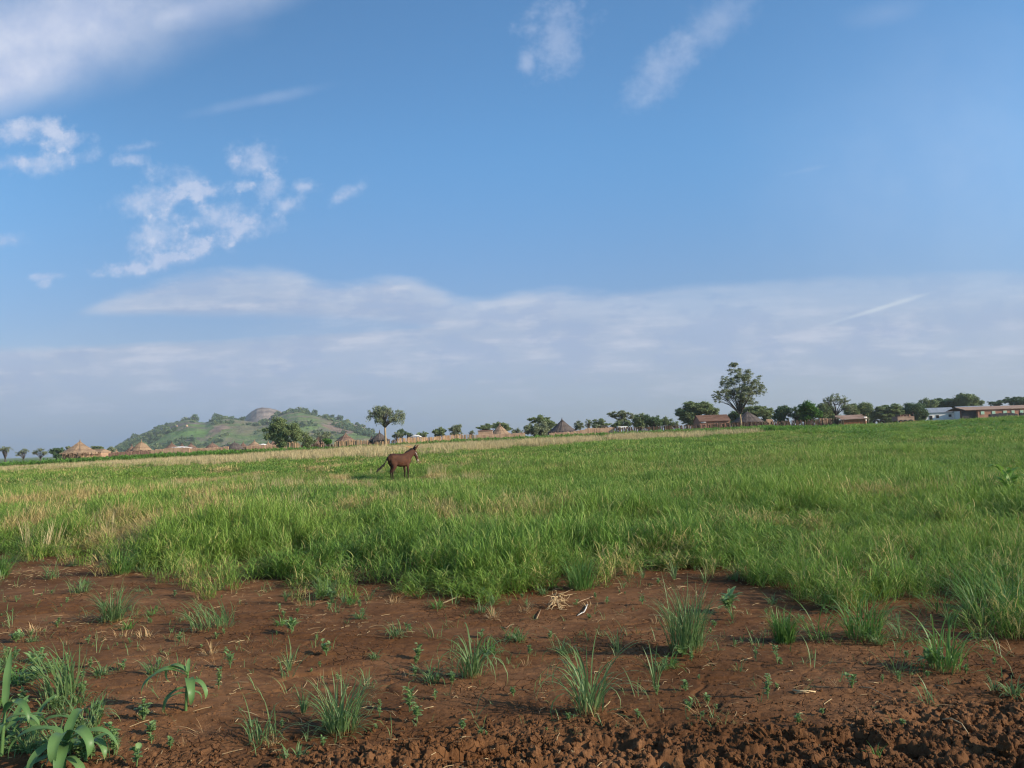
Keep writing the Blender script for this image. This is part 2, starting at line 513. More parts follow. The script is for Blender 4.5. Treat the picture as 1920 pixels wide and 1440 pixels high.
# ------------------------------------------------------------------ ground sheet
ys = [2.2]
while ys[-1] < 9.5: ys.append(ys[-1] + max(0.007, 0.0021 * ys[-1]))
while ys[-1] < 60: ys.append(ys[-1] * 1.012)
while ys[-1] < 9000: ys.append(ys[-1] * 1.05)
pre = [-400, -150, -60, -25, -10, -4, -1.5, 0, 1.0, 1.6, 1.9, 2.05]
ys = np.array(pre + ys)
tt = np.concatenate([-np.geomspace(40, 0.9, 26), np.linspace(-0.86, 0.86, 1080), np.geomspace(0.9, 40, 26)])
Wy = np.where(ys > 0, ys + 1.5, 1.5 + np.abs(ys) * 0.05)
GX = tt[None, :] * Wy[:, None]; GY = np.repeat(ys[:, None], len(tt), 1)
GZ = height(GX, GY)
near = ys < 17
GZ[near] += micro(GX[near], GY[near])
nr, nc = GX.shape
idx = np.arange(nr * nc).reshape(nr, nc)
F = np.stack([idx[:-1, :-1], idx[:-1, 1:], idx[1:, 1:], idx[1:, :-1]], -1).reshape(-1, 4)
g = mesh_np('ground', np.stack([GX, GY, GZ], -1), F, mat=M['soil'], smooth=True)
tag(g, kind='structure')
del GX, GY, GZ, F, idx


# ------------------------------------------------------------------ blades and clumps (numpy)
def blades(rng, n, rad, hmin, hmax, wid, droop=0.9, lean=0.35, seg=5, cx=0, cy=0, stiff=1.7, drift=(0.0, 0.0), flat=0.0, z0=0.0):
    """n curved tapering leaves; returns verts, quads, t, rnd"""
    a = rng.uniform(0, 2 * np.pi, n); r = rad * np.sqrt(rng.uniform(0, 1, n))
    px = cx + r * np.cos(a); py = cy + r * np.sin(a)
    az = a + rng.normal(0, 0.9, n)
    L = rng.uniform(hmin, hmax, n)
    th0 = np.abs(rng.normal(0, lean, n)) + 0.05 + flat; dr = droop * rng.uniform(0.4, 1.5, n)
    w = wid * rng.uniform(0.6, 1.3, n)
    prof = np.interp(np.linspace(0, 1, seg + 1), [0, 0.15, 0.45, 0.8, 1], [0.45, 0.85, 1.0, 0.6, 0.06])
    P = np.zeros((n, seg + 1, 3)); P[:, 0, 0] = px; P[:, 0, 1] = py; P[:, 0, 2] = rng.uniform(0, z0, n) ** 0.8 if z0 else -0.01
    for i in range(seg):
        t = (i + 0.5) / seg; th = th0 + dr * t ** stiff
        s = L / seg
        P[:, i + 1, 0] = P[:, i, 0] + s * (np.sin(th) * np.cos(az) + drift[0] * t)
        P[:, i + 1, 1] = P[:, i, 1] + s * (np.sin(th) * np.sin(az) + drift[1] * t)
        P[:, i + 1, 2] = P[:, i, 2] + s * np.cos(th)
    P[:, :, 2] = np.maximum(P[:, :, 2], 0.003)
    tw = az + np.pi / 2 + rng.normal(0, 0.35, n)
    sx, sy = np.cos(tw), np.sin(tw)
    hw = (w[:, None] * prof[None, :]) / 2
    V = np.zeros((n, seg + 1, 2, 3))
    for k, sg in ((0, -1), (1, 1)):
        V[:, :, k, 0] = P[:, :, 0] + sg * hw * sx[:, None]
        V[:, :, k, 1] = P[:, :, 1] + sg * hw * sy[:, None]
        V[:, :, k, 2] = P[:, :, 2]
    b = (np.arange(n) * (seg + 1) * 2)[:, None] + (np.arange(seg) * 2)[None, :]
    Fq = np.stack([b, b + 1, b + 3, b + 2], -1).reshape(-1, 4)
    T = np.repeat(np.tile(np.linspace(0, 1, seg + 1), n), 2)
    Rn = np.repeat(rng.uniform(0, 1, n), (seg + 1) * 2)
    return V.reshape(-1, 3), Fq, T, Rn


def join(parts):
    vs, fs, ts, rs = [], [], [], []; o = 0
    for v, f, t, r in parts:
        vs.append(v); fs.append(f + o); ts.append(t); rs.append(r); o += len(v)
    return np.concatenate(vs), np.concatenate(fs), np.concatenate(ts), np.concatenate(rs)


def leaf_obj(name, parts, mat, link=False, loc=None, parent=None, smooth=False):
    v, f, t, r = join(parts)
    return mesh_np(name, v, f, mat=mat, attrs={'t': t, 'rnd': r}, link=link, loc=loc, parent=parent, smooth=smooth)


def library(name, objs):
    c = bpy.data.collections.new(name)
    for o in objs: c.objects.link(o)
    return c


def scatter(name, pts, lib, nlib, rng, smin, smax, dry=None, tilt=0.12, zs=None, kind='stuff', rotz=None):
    n = len(pts)
    me = bpy.data.meshes.new(name); me.vertices.add(n); me.vertices.foreach_set('co', np.asarray(pts, np.float32).ravel())
    rot = np.stack([rng.normal(0, tilt, n), rng.normal(0, tilt, n), rng.uniform(0, 6.28, n) if rotz is None else rotz], -1)
    sc = rng.uniform(smin, smax, n); zsc = sc * (np.ones(n) if zs is None else zs)
    for nm, ty, val in (('rot', 'FLOAT_VECTOR', rot), ('scl', 'FLOAT_VECTOR', np.stack([sc, sc, zsc], -1))):
        a = me.attributes.new(nm, ty, 'POINT'); a.data.foreach_set('vector', val.astype(np.float32).ravel())
    a = me.attributes.new('pick', 'INT', 'POINT'); a.data.foreach_set('value', rng.integers(0, nlib, n).astype(np.int32))
    a = me.attributes.new('dry', 'FLOAT', 'POINT'); a.data.foreach_set('value', np.asarray(np.zeros(n) if dry is None else dry, np.float32))
    o = bpy.data.objects.new(name, me); COL.objects.link(o)
    ng = bpy.data.node_groups.new(name + '_nodes', 'GeometryNodeTree')
    ng.interface.new_socket('Geometry', in_out='INPUT', socket_type='NodeSocketGeometry')
    ng.interface.new_socket('Geometry', in_out='OUTPUT', socket_type='NodeSocketGeometry')
    N = ng.nodes; gi = N.new('NodeGroupInput'); go = N.new('NodeGroupOutput')
    ip = N.new('GeometryNodeInstanceOnPoints'); ci = N.new('GeometryNodeCollectionInfo')
    ci.inputs['Collection'].default_value = lib; ci.inputs['Separate Children'].default_value = True; ci.inputs['Reset Children'].default_value = True
    def na(nm, ty):
        q = N.new('GeometryNodeInputNamedAttribute'); q.data_type = ty; q.inputs['Name'].default_value = nm; return q.outputs['Attribute']
    e = N.new('FunctionNodeEulerToRotation')
    L = ng.links.new
    L(gi.outputs[0], ip.inputs['Points']); L(ci.outputs[0], ip.inputs['Instance']); ip.inputs['Pick Instance'].default_value = True
    L(na('pick', 'INT'), ip.inputs['Instance Index']); L(na('rot', 'FLOAT_VECTOR'), e.inputs[0]); L(e.outputs[0], ip.inputs['Rotation'])
    L(na('scl', 'FLOAT_VECTOR'), ip.inputs['Scale']); L(ip.outputs[0], go.inputs[0])
    mo = o.modifiers.new('scatter', 'NODES'); mo.node_group = ng
    return tag(o, kind=kind)


def edge_y(x):
    """where the sown grass begins, metres out"""
    x = np.asarray(x, float)
    base = np.interp(x, [-9, -7.5, -6.2, -5.2, -3.9, -3.2, -2.4, -1.2, -0.3, 0.1, 0.45, 1.0, 1.6, 2.0, 2.6, 3.3, 3.9, 4.6, 6, 8],
                        [13.5, 12.6, 12.0, 11.3, 10.4, 9.6, 8.9, 8.55, 8.35, 8.3, 9.3, 9.8, 9.8, 9.1, 8.7, 8.9, 10.2, 10.8, 10.6, 10.5])
    return base + 0.6 * fbm(x * 1.3, x * 0 + 2, 91, 3)


rng = np.random.default_rng(7)
# clump kinds -------------------------------------------------------
def millet(rng, ns, rad, H, leafL, wid, per=6, seg=4):
    """short leafy grass plants: leaves set along upright stems"""
    out = []; n = ns * per
    a = np.repeat(rng.uniform(0, 6.28, ns), per); r = np.repeat(rad * np.sqrt(rng.uniform(0, 1, ns)), per); hh = np.repeat(H * rng.uniform(0.6, 1.15, ns), per)
    fr = np.tile(np.linspace(0.08, 0.95, per), ns) + rng.normal(0, 0.05, n)
    lx = np.repeat(rng.normal(0, 0.12, ns), per); ly = np.repeat(rng.normal(0, 0.12, ns), per); z = np.clip(fr, 0.02, 1) * hh
    P0 = np.stack([r * np.cos(a) + lx * z, r * np.sin(a) + ly * z, z], -1)
    v, f, t, rn = leaves_flat(rng, P0, rng.uniform(0, 6.28, n), np.abs(rng.normal(0.35, 0.25, n)), leafL * rng.uniform(0.6, 1.35, n), wid * rng.uniform(0.7, 1.25, n), rng.uniform(0.5, 1.9, n), seg)
    t = 0.12 + 0.9 * np.repeat(np.clip(z / H, 0, 1), (seg + 1) * 2) * 0.9
    return v, f, t, rn


def leaves_flat(rng, P0, az, th0, L, w, dr, seg):
    n = len(P0); prof = np.interp(np.linspace(0, 1, seg + 1), [0, 0.2, 0.5, 0.8, 1], [0.5, 0.9, 1.0, 0.6, 0.05])
    P = np.zeros((n, seg + 1, 3)); P[:, 0] = P0
    for i in range(seg):
        th = th0 + dr * ((i + 0.5) / seg) ** 1.3; s = L / seg
        P[:, i + 1] = P[:, i] + np.stack([s * np.sin(th) * np.cos(az), s * np.sin(th) * np.sin(az), s * np.cos(th)], -1)
    tw = az + np.pi / 2 + rng.normal(0, 0.5, n); hw = w[:, None] * prof[None] / 2
    V = np.zeros((n, seg + 1, 2, 3))
    for k, sg in ((0, -1), (1, 1)):
        V[:, :, k, 0] = P[:, :, 0] + sg * hw * np.cos(tw)[:, None]; V[:, :, k, 1] = P[:, :, 1] + sg * hw * np.sin(tw)[:, None]; V[:, :, k, 2] = P[:, :, 2]
    b = (np.arange(n) * (seg + 1) * 2)[:, None] + (np.arange(seg) * 2)[None, :]
    return V.reshape(-1, 3), np.stack([b, b + 1, b + 3, b + 2], -1).reshape(-1, 4), np.repeat(np.tile(np.linspace(0, 1, seg + 1), n), 2), np.repeat(rng.uniform(0, 1, n), (seg + 1) * 2)


near_cl = [leaf_obj('near_clump', [millet(rng, 15, 0.13, 0.36, 0.16, 0.0082, 6, 5), blades(rng, 9, 0.10, 0.3, 0.55, 0.009, 1.9, 0.3, seg=7)], M['grass']) for i in range(10)]
mid_cl = [leaf_obj('mid_clump', [millet(rng, 30, 0.25, 0.24, 0.12, 0.0105, 5, 3)], M['grass']) for i in range(8)]
far_cl = [leaf_obj('far_clump', [millet(rng, 80, 0.62, 0.20, 0.14, 0.022, 4, 3)], M['grass']) for i in range(6)]
LN = library('near_clumps', near_cl); LM = library('mid_clumps', mid_cl); LF = library('far_clumps', far_cl)


def sample(rng, y0, y1, dens, half=0.80, pad=1.5, law=1.0):
    area = 2 * (half * (y1 ** 2 - y0 ** 2) / 2 + pad * (y1 - y0))
    n = int(area * dens)
    y = np.sqrt(rng.uniform(y0 * y0, y1 * y1, n)); x = rng.uniform(-1, 1, n) * (half * y + pad)
    return x, y


def stand(x, y):
    """thinness and vigour of the sown grass"""
    return fbm(x / 2.6, y / 2.6, 101, 3), fbm(x / 7 + 3, y / 7, 111, 3)


def field(name, y0, y1, dens, lib, nlib, s0, s1, near=False):
    x, y = sample(rng, y0, y1, dens)
    thin, vig = stand(x, y)
    if near:
        d = y - edge_y(x)
        keep = (d > 0) | ((d > -0.5) & (rng.uniform(0, 1, len(x)) < 0.10))
        bare = (thin < -0.22) & (d < 3.0)
        keep &= ~bare | (rng.uniform(0, 1, len(x)) < 0.15)
        x, y, thin, vig = x[keep], y[keep], thin[keep], vig[keep]
    u_ = x / y
    # pale dry patches toward the left and middle of the stand
    dryp = 0.78 * sst(0.18, 0.42, fbm(x / 1.6, y / 3.0, 121, 3)) * sst(0.10, -0.18, u_) * sst(11, 15, y) * 0.75
    dryp = dryp + 0.22 * sst(0.22, 0.45, fbm(x / 0.9, y / 1.5, 131, 2)) * (y < 16)
    dry = np.clip(dryp + 0.10 + 0.25 * np.maximum(0, fbm(x / 5, y / 5, 133, 2)) + rng.normal(0, 0.05, len(x)), 0, 1)
    xd, yd = float(ray(748, 833).x) * 30.5, 30.5
    zs = np.clip(1.0 + 0.75 * vig + 0.6 * thin + 0.5 * fbm(x / 0.8, y / 0.8, 141, 2), 0.5, 1.6)
    if near: zs = zs * (0.52 + 0.58 * sst(-0.1, 1.1, y - edge_y(x) + 0.8 * fbm(x / 0.6, y / 0.6, 151, 2)))
    zs = zs * (1 - 0.72 * np.exp(-((x - xd) ** 2 / 3.0 + (y - yd) ** 2 / 9.0)))     # grazed short round the donkey
    pts = np.stack([x, y, height(x, y)], -1)
    return scatter(name, pts, lib, nlib, rng, s0, s1, dry, zs=zs)


field('near_grass', 7.6, 17.0, 40, LN, 10, 0.8, 1.25, near=True)
field('field_grass', 16.6, 36.0, 15, LM, 8, 0.85, 1.3)
field('distant_grass', 35.5, 92.0, 3.3, LF, 6, 0.85, 1.25)

# ------------------------------------------------------------------ leaves of any width on stems
def leaves_at(rng, P0, az, th0, L, W, droop, seg=5, prof=None, t0=0.0, stiff=1.4, fold=0.0, wave=0.0):
    """broad leaves starting at P0 (n,3); three vertices across, folded along the midrib"""
    n = len(P0); pr = np.interp(np.linspace(0, 1, seg + 1), [0, 0.2, 0.5, 0.8, 1], [0.45, 0.9, 1.0, 0.65, 0.04] if prof is None else prof)
    P = np.zeros((n, seg + 1, 3)); P[:, 0] = P0; TH = np.zeros((n, seg + 1)); TH[:, 0] = th0
    for i in range(seg):
        t = (i + 0.5) / seg; th = th0 + droop * t ** stiff; s = L / seg; TH[:, i + 1] = th
        P[:, i + 1, 0] = P[:, i, 0] + s * np.sin(th) * np.cos(az)
        P[:, i + 1, 1] = P[:, i, 1] + s * np.sin(th) * np.sin(az)
        P[:, i + 1, 2] = P[:, i, 2] + s * np.cos(th)
    P[:, :, 2] = np.maximum(P[:, :, 2], 0.004)
    tw = az + np.pi / 2
    hw = W[:, None] * pr[None, :] / 2
    ux = -np.cos(TH) * np.cos(az)[:, None]; uy = -np.cos(TH) * np.sin(az)[:, None]; uz = np.sin(TH)      # upper side normal
    V = np.zeros((n, seg + 1, 3, 3)); V[:, :, 1] = P
    for k, sg in ((0, -1), (2, 1)):
        wv = fold * hw + wave * W[:, None] * np.sin(np.linspace(0, 14, seg + 1)[None, :] + sg * 1.2 + rng.uniform(0, 6, n)[:, None])
        V[:, :, k, 0] = P[:, :, 0] + sg * hw * np.cos(tw)[:, None] + ux * wv
        V[:, :, k, 1] = P[:, :, 1] + sg * hw * np.sin(tw)[:, None] + uy * wv
        V[:, :, k, 2] = P[:, :, 2] + uz * wv
    b = (np.arange(n) * (seg + 1) * 3)[:, None] + (np.arange(seg) * 3)[None, :]
    q1 = np.stack([b, b + 1, b + 4, b + 3], -1).reshape(-1, 4); q2 = np.stack([b + 1, b + 2, b + 5, b + 4], -1).reshape(-1, 4)
    T = np.repeat(np.tile(np.linspace(t0, 1, seg + 1), n), 3); Rn = np.repeat(rng.uniform(0, 0.7, n), (seg + 1) * 3) + np.tile([0.0, 0.45, 0.0], n * (seg + 1))
    return V.reshape(-1, 3), np.concatenate([q1, q2]), T, Rn


def stalk(pts, rad, n=5, tv=0.4, rn=0.5):
    mb = MB().tube(pts, rad, n, caps=False)
    v = np.array([tuple(p) for p in mb.v]); f = np.array(mb.f)
    return v, f, np.full(len(v), tv), np.full(len(v), rn)


def tuft_parts(rng, h, w, style):
    """h, w in metres"""
    k = 1.0
    if style == 'dense':
        return [blades(rng, 120, w * 0.26, h * 0.75, h * 1.25, 0.0065, 1.7, 0.26, seg=8), blades(rng, 60, w * 0.3, h * 0.3, h * 0.7, 0.008, 1.5, 0.6), blades(rng, 16, w * 0.2, h * 0.1, h * 0.25, 0.006, 1.2, 0.9)]
    if style == 'column':
        return [blades(rng, 170, w * 0.36, h * 0.7, h * 1.2, 0.006, 1.1, 0.11, seg=8), blades(rng, 60, w * 0.4, h * 0.3, h * 0.7, 0.007, 1.2, 0.35), blades(rng, 14, w * 0.3, h * 0.4, h * 0.9, 0.008, 2.6, 0.3, seg=7)]
    if style == 'arch':
        return [blades(rng, 34, w * 0.14, h * 0.8, h * 1.5, 0.009, 2.8, 0.28, seg=10, stiff=2.0), blades(rng, 26, w * 0.2, h * 0.5, h * 0.9, 0.009, 1.3, 0.3, seg=6), blades(rng, 18, w * 0.3, h * 0.2, h * 0.5, 0.008, 1.4, 0.9)]
    if style == 'loose':
        return [blades(rng, 34, w * 0.22, h * 0.6, h * 1.2, 0.0065, 2.0, 0.40, seg=8), blades(rng, 18, w * 0.25, h * 0.3, h * 0.6, 0.007, 1.3, 0.8)]
    if style == 'lean':
        return [blades(rng, 80, w * 0.30, h * 0.9, h * 1.6, 0.008, 1.1, 0.25, seg=6, drift=(-0.75, -0.1)), blades(rng, 30, w * 0.3, h * 0.3, h * 0.8, 0.008, 1.5, 0.6)]
    if style == 'sparse':
        return [blades(rng, 9, w * 0.2, h * 0.6, h * 1.2, 0.006, 1.6, 0.3, seg=7), blades(rng, 6, w * 0.2, h * 0.2, h * 0.5, 0.006, 1.3, 0.7)]
    if style == 'thin':
        return [blades(rng, 14, w * 0.12, h * 0.7, h * 1.15, 0.007, 1.0, 0.12, seg=7)]
    if style == 'dry':
        return [blades(rng, 34, w * 0.25, h * 0.4, h * 1.3, 0.005, 1.4, 0.9, seg=5), blades(rng, 14, w * 0.4, h * 0.3, h * 0.8, 0.005, 0.6, 1.4)]


def weed_parts(rng, h, w, kind='round'):
    out = []; ns = int(rng.integers(3, 7))
    for i in range(ns):
        a = rng.uniform(0, 6.28); r = w * 0.30 * rng.uniform(0.1, 1); hh = h * rng.uniform(0.5, 1.0)
        tip = np.array([r * math.cos(a), r * math.sin(a), hh])
        out.append(stalk([(0, 0, 0), tip * np.array([0.4, 0.4, 0.55]), tip], [0.0022, 0.0018, 0.001]))
        m = int(rng.integers(7, 12)); tt_ = rng.uniform(0.25, 1, m)
        P0 = tip[None, :] * tt_[:, None]
        if kind == 'round':
            out.append(leaves_at(rng, P0, rng.uniform(0, 6.28, m), rng.uniform(0.5, 1.4, m), w * 0.24 * rng.uniform(0.7, 1.3, m), w * 0.20 * rng.uniform(0.7, 1.2, m), np.full(m, 0.6), seg=4, prof=[0.12, 0.8, 1.0, 0.85, 0.15], t0=0.3, fold=0.25))
        else:
            out.append(leaves_at(rng, P0, rng.uniform(0, 6.28, m), rng.uniform(0.4, 1.2, m), w * 0.40 * rng.uniform(0.7, 1.3, m), w * 0.15 * rng.uniform(0.7, 1.2, m), np.full(m, 0.9), seg=5, prof=[0.15, 0.8, 1.0, 0.55, 0.05], t0=0.3, fold=0.3))
    return out


def place_plant(name, cat, label, u, v, parts, mat, group=None, rz=0.0, sc=1.0):
    p = on_ground(u, v)
    o = leaf_obj(name, parts, mat, link=True, loc=p)
    o.rotation_euler.z = rz
    return tag(o, label, cat, group)


def px_m(px, u, v):
    return px * on_ground(u, v).y / FPX


rt = np.random.default_rng(21)
TUFTS = [
    # u, v, height px, width px, style, bright, label
    (1288, 1226, 125, 78, 'column', 0, 'tall upright column of dense green grass alone on the bare soil'),
    (1105, 1350, 150, 120, 'arch', 0, 'large open tuft with long arching grey green leaves near the churned clods'),
    (640, 1372, 105, 100, 'dense', 0, 'thick dark green tuft with drooping leaf tips beside the churned clods'),
    (490, 1395, 95, 130, 'loose', 0, 'sprawling ragged tuft with a pale dry base leaning over the clods'),
    (885, 1275, 105, 85, 'arch', 0, 'arching green tuft with round weeds at its foot on open soil'),
    (212, 1166, 75, 70, 'dense', 0, 'feathery tuft leaning to one side on the bare soil behind a patch of straw'),
    (400, 1182, 40, 125, 'lean', 0, 'low wide tuft combed over to one side like a mop on bare soil'),
    (228, 1078, 60, 55, 'dense', 1, 'bright dense tuft standing just in front of the edge of the sown grass'),
    (148, 1116, 50, 66, 'loose', 0, 'spiky tuft with an orange dry base on the bare soil'),
    (98, 1088, 45, 50, 'loose', 0, 'bluish loose tuft between the spiky tuft and the grass edge'),
    (2, 1082, 58, 40, 'dense', 1, 'bright green tuft cut by the frame edge at the soil margin'),
    (612, 1118, 40, 70, 'dense', 0, 'short clump of upright leaves at the foot of the tall grass edge'),
    (1090, 1108, 62, 60, 'column', 1, 'bright green block of grass pushing out from the edge of the stand'),
    (1158, 1225, 60, 38, 'thin', 0, 'slim upright sprig of green leaves behind the open arching tuft'),
    (1230, 1300, 88, 34, 'thin', 0, 'thin tuft with reddish stems and a small weed at its foot'),
    (112, 1318, 75, 95, 'lean', 0, 'leafy bent tuft behind the broad leaved seedlings'),
    (1470, 1206, 62, 46, 'column', 1, 'narrow bright tuft at the end of a row of tufts'),
    (1535, 1205, 95, 80, 'loose', 1, 'tall loose tuft second from the end of the row of tufts'),
    (1622, 1200, 105, 110, 'dense', 1, 'full bright tuft at the centre of the row of tufts'),
    (1700, 1205, 70, 90, 'loose', 0, 'ragged tuft between the full bright tuft and the big fountain shaped tuft'),
    (1775, 1262, 125, 130, 'arch', 1, 'big fountain shaped tuft with broad green leaves at its foot'),
    (1850, 1165, 120, 150, 'dense', 1, 'wide tall clump of grass behind the big fountain shaped tuft'),
    (1915, 1180, 120, 110, 'dense', 1, 'dense clump of long blades touching the frame edge'),
    (1680, 1266, 68, 56, 'sparse', 0, 'sparse tuft of bare arching stems on dark cracked soil'),
    (1900, 1318, 50, 50, 'loose', 0, 'small tuft at the frame edge above the wheel churned clods'),
    (1865, 1308, 38, 34, 'sparse', 0, 'few thin blades rising from dark soil near the frame edge'),
    (1646, 1445, 42, 34, 'thin', 1, 'vivid green sprout growing out of the churned clods'),
    (1385, 1260, 30, 30, 'sparse', 0, 'tiny three bladed sprout on the dark soil right of the thin reddish tuft'),
    (745, 1195, 42, 60, 'loose', 0, 'bent sprig of green leaves on the bare soil beyond the thick dark tuft'),
    (815, 1200, 42, 60, 'sparse', 0, 'pair of arching sprigs on bare soil left of the arching green tuft'),
    (535, 1275, 70, 70, 'sparse', 0, 'wiry plant with knotted stems standing behind the sprawling ragged tuft'),
    (690, 1290, 48, 60, 'sparse', 0, 'single bent stem with a few leaves behind the thick dark tuft'),
    (1555, 1130, 45, 60, 'loose', 0, 'loose tuft on bare soil just behind the row of tufts'),
    (1760, 1150, 70, 80, 'loose', 1, 'leaning tuft between the grass edge and the wide tall clump'),
    (1420, 1215, 40, 60, 'sparse', 0, 'weak tuft of thin blades beside the narrow bright tuft'),
    (20, 1180, 45, 50, 'sparse', 0, 'weak bluish sprig of blades at the frame edge on bare soil'),
    (250, 1160, 45, 60, 'sparse', 0, 'thin open sprig right beside the feathery leaning tuft'),
    (205, 1430, 75, 60, 'sparse', 0, 'long bent grass stalks beside the broad leaved seedling in the corner'),
    (550, 1430, 36, 90, 'loose', 0, 'fallen leaf blades lying over the clods'),
    (1000, 1165, 20, 40, 'sparse', 0, 'short sprouts behind the dry root tangle'),
]
for (u, v, hp, wp, st, br, lb) in TUFTS:
    h, w = px_m(hp, u, v), px_m(wp, u, v)
    place_plant('grass_tuft', 'grass tuft', lb, u, v, tuft_parts(rt, h, w, st), M['tuft_bright' if br else 'tuft'], 'grass tufts standing alone on the bare soil')

# repeated small tufts: a few kinds, each copy its own object
SOILX = lambda y: 0.72 * y + 0.3
small_kinds = [('loose', 0.17, 0.20), ('sparse', 0.20, 0.16), ('sparse', 0.14, 0.20), ('loose', 0.14, 0.2), ('thin', 0.20, 0.08), ('loose', 0.12, 0.16)]
protos = []
for i, (st, h, w) in enumerate(small_kinds):
    o = leaf_obj('grass_sprig', tuft_parts(rt, h, w, st), M['tuft_bright' if i == 3 else 'tuft'], link=False)
    protos.append(o)
cnt = 0; used = set()
while cnt < 120:
    if cnt < 56:
        x = float(rt.uniform(-6.6, 6.2)); y = float(edge_y(x)) - abs(float(rt.normal(0, 0.6))) - 0.12       # frayed front of the stand
    else:
        y = float(rt.uniform(4.4, 9.5)); x = float(rt.uniform(-1, 1)) * SOILX(y)
        if y > float(edge_y(x)) - 0.2: continue
    if abs(x) > SOILX(y): continue
    k = int(rt.integers(0, len(protos))); s = float(rt.uniform(0.6, 1.25))
    o = protos[k] if k not in used else protos[k].copy()
    used.add(k)
    COL.objects.link(o)
    o.location = (x, y, ground_z(x, y)); o.rotation_euler.z = float(rt.uniform(0, 6.28)); o.scale = (s, s, s)
    if cnt < 56: tag(o, 'short grass sprig at the frayed front edge of the sown grass', 'grass sprig', 'short grass sprigs along the front edge of the stand')
    else: tag(o, 'short thin grass sprig scattered on the open brown soil', 'grass sprig', 'short grass sprigs on the open soil')
    cnt += 1

# weeds ---------------------------------------------------------------
WEEDS = [
    (612, 1232, 34, 30, 'round', 'bushy light green weed behind the thick dark green tuft'),
    (785, 1238, 32, 30, 'round', 'round leaved weed with a thick cluster left of the arching green tuft'),
    (432, 1258, 30, 26, 'long', 'small star shaped weed with pointed leaves beside the broad leaved seedling'),
    (410, 1298, 38, 24, 'round', 'upright weed with stacked round leaves right of the broad leaved seedling'),
    (155, 1308, 30, 28, 'round', 'pale green weed in shade behind the leaf blades of the corner seedling'),
    (98, 1336, 26, 24, 'round', 'round leaved weed beside an orange dry stem'),
    (282, 1384, 24, 34, 'round', 'low yellow green weed on the rim of the churned clods'),
    (206, 1392, 34, 34, 'round', 'crisp leaved weed at the tip of the corner seedling'),
    (712, 1352, 26, 20, 'round', 'narrow weed right beside the thick dark green tuft'),
    (704, 1374, 14, 16, 'round', 'tiny weed at the foot of the thick dark green tuft'),
    (782, 1358, 34, 34, 'round', 'leafy weed below the curled seedling'),
    (768, 1336, 54, 40, 'long', 'curled seedling with long looping leaves'),
    (822, 1286, 22, 18, 'round', 'short weed left of the foot of the arching green tuft'),
    (848, 1288, 22, 24, 'round', 'spreading weed touching the foot of the arching green tuft'),
    (1232, 1304, 22, 18, 'round', 'weed growing at the foot of the reddish stemmed tuft'),
    (1280, 1232, 20, 44, 'round', 'low weeds at the foot of the tall upright column'),
    (1286, 1300, 20, 26, 'round', 'low weed on cracked soil right of the reddish stemmed tuft'),
    (1418, 1246, 26, 20, 'round', 'first of two weeds side by side under the narrow bright tuft'),
    (1458, 1248, 34, 24, 'round', 'taller of two weeds side by side under the narrow bright tuft'),
    (1440, 1316, 42, 26, 'round', 'tall weed leaning over beside a fallen twig'),
    (1598, 1300, 26, 32, 'round', 'spreading weed touching the long dry twig'),
    (1655, 1288, 16, 14, 'round', 'tiny weed between the spreading weed and the sparse tuft'),
    (1686, 1286, 24, 18, 'round', 'weed just in front of the sparse tuft'),
    (904, 1122, 18, 18, 'round', 'bright small weed close in front of the tall grass edge'),
    (1368, 1150, 36, 52, 'long', 'bushy grey green weed on bare soil left of the row of tufts'),
    (1205, 1136, 20, 20, 'long', 'little pointed weed on bare soil right of the white stick'),
    (547, 1188, 26, 44, 'long', 'two leaved seedling casting a dark shadow on flat soil'),
    (620, 1126, 14, 36, 'long', 'flat dark seedling with two spread leaves near the grass edge'),
    (680, 1156, 16, 14, 'round', 'pale little weed standing alone on flat soil'),
    (762, 1185, 16, 14, 'long', 'lone seedling behind the bent sprig'),
    (70, 1262, 40, 60, 'round', 'wide mat of pale round leaves behind the leafy bent tuft'),
    (60, 1292, 30, 60, 'round', 'second mat of pale round leaves nearest the frame edge'),
    (30, 1206, 20, 30, 'long', 'bluish pointed weed near the frame edge behind the leaf mats'),
    (170, 1255, 18, 16, 'round', 'single pale weed in the open between leaf mats and seedling'),
    (1750, 1262, 34, 60, 'long', 'broad leaved weed spreading at the foot of the fountain shaped tuft'),
    (505, 1072, 10, 14, 'round', 'speck of a weed close to the dark foot of the stand'),
]
for (u, v, hp, wp, kd, lb) in WEEDS:
    h, w = px_m(hp, u, v), px_m(wp, u, v)
    place_plant('weed', 'weed', lb, u, v, weed_parts(rt, h, w, kd), M['weed'], 'broadleaf weeds on the bare soil')
wp_ = [leaf_obj('weed', weed_parts(rt, 0.07, 0.08, 'round' if i % 2 else 'long'), M['weed'], link=False) for i in range(6)]
used = set(); cnt = 0
while cnt < 75:
    y = float(rt.uniform(4.3, 9.8)); x = float(rt.uniform(-1, 1)) * SOILX(y)
    if y > float(edge_y(x)) - 0.1: continue
    k = int(rt.integers(0, 6)); s = float(rt.uniform(0.4, 1.1)); o = wp_[k] if k not in used else wp_[k].copy(); used.add(k)
    COL.objects.link(o); o.location = (x, y, ground_z(x, y)); o.rotation_euler.z = float(rt.uniform(0, 6.28)); o.scale = (s, s, s)
    tag(o, 'tiny weed seedling sprouting on the open brown soil', 'weed', 'tiny weed seedlings on the bare soil'); cnt += 1


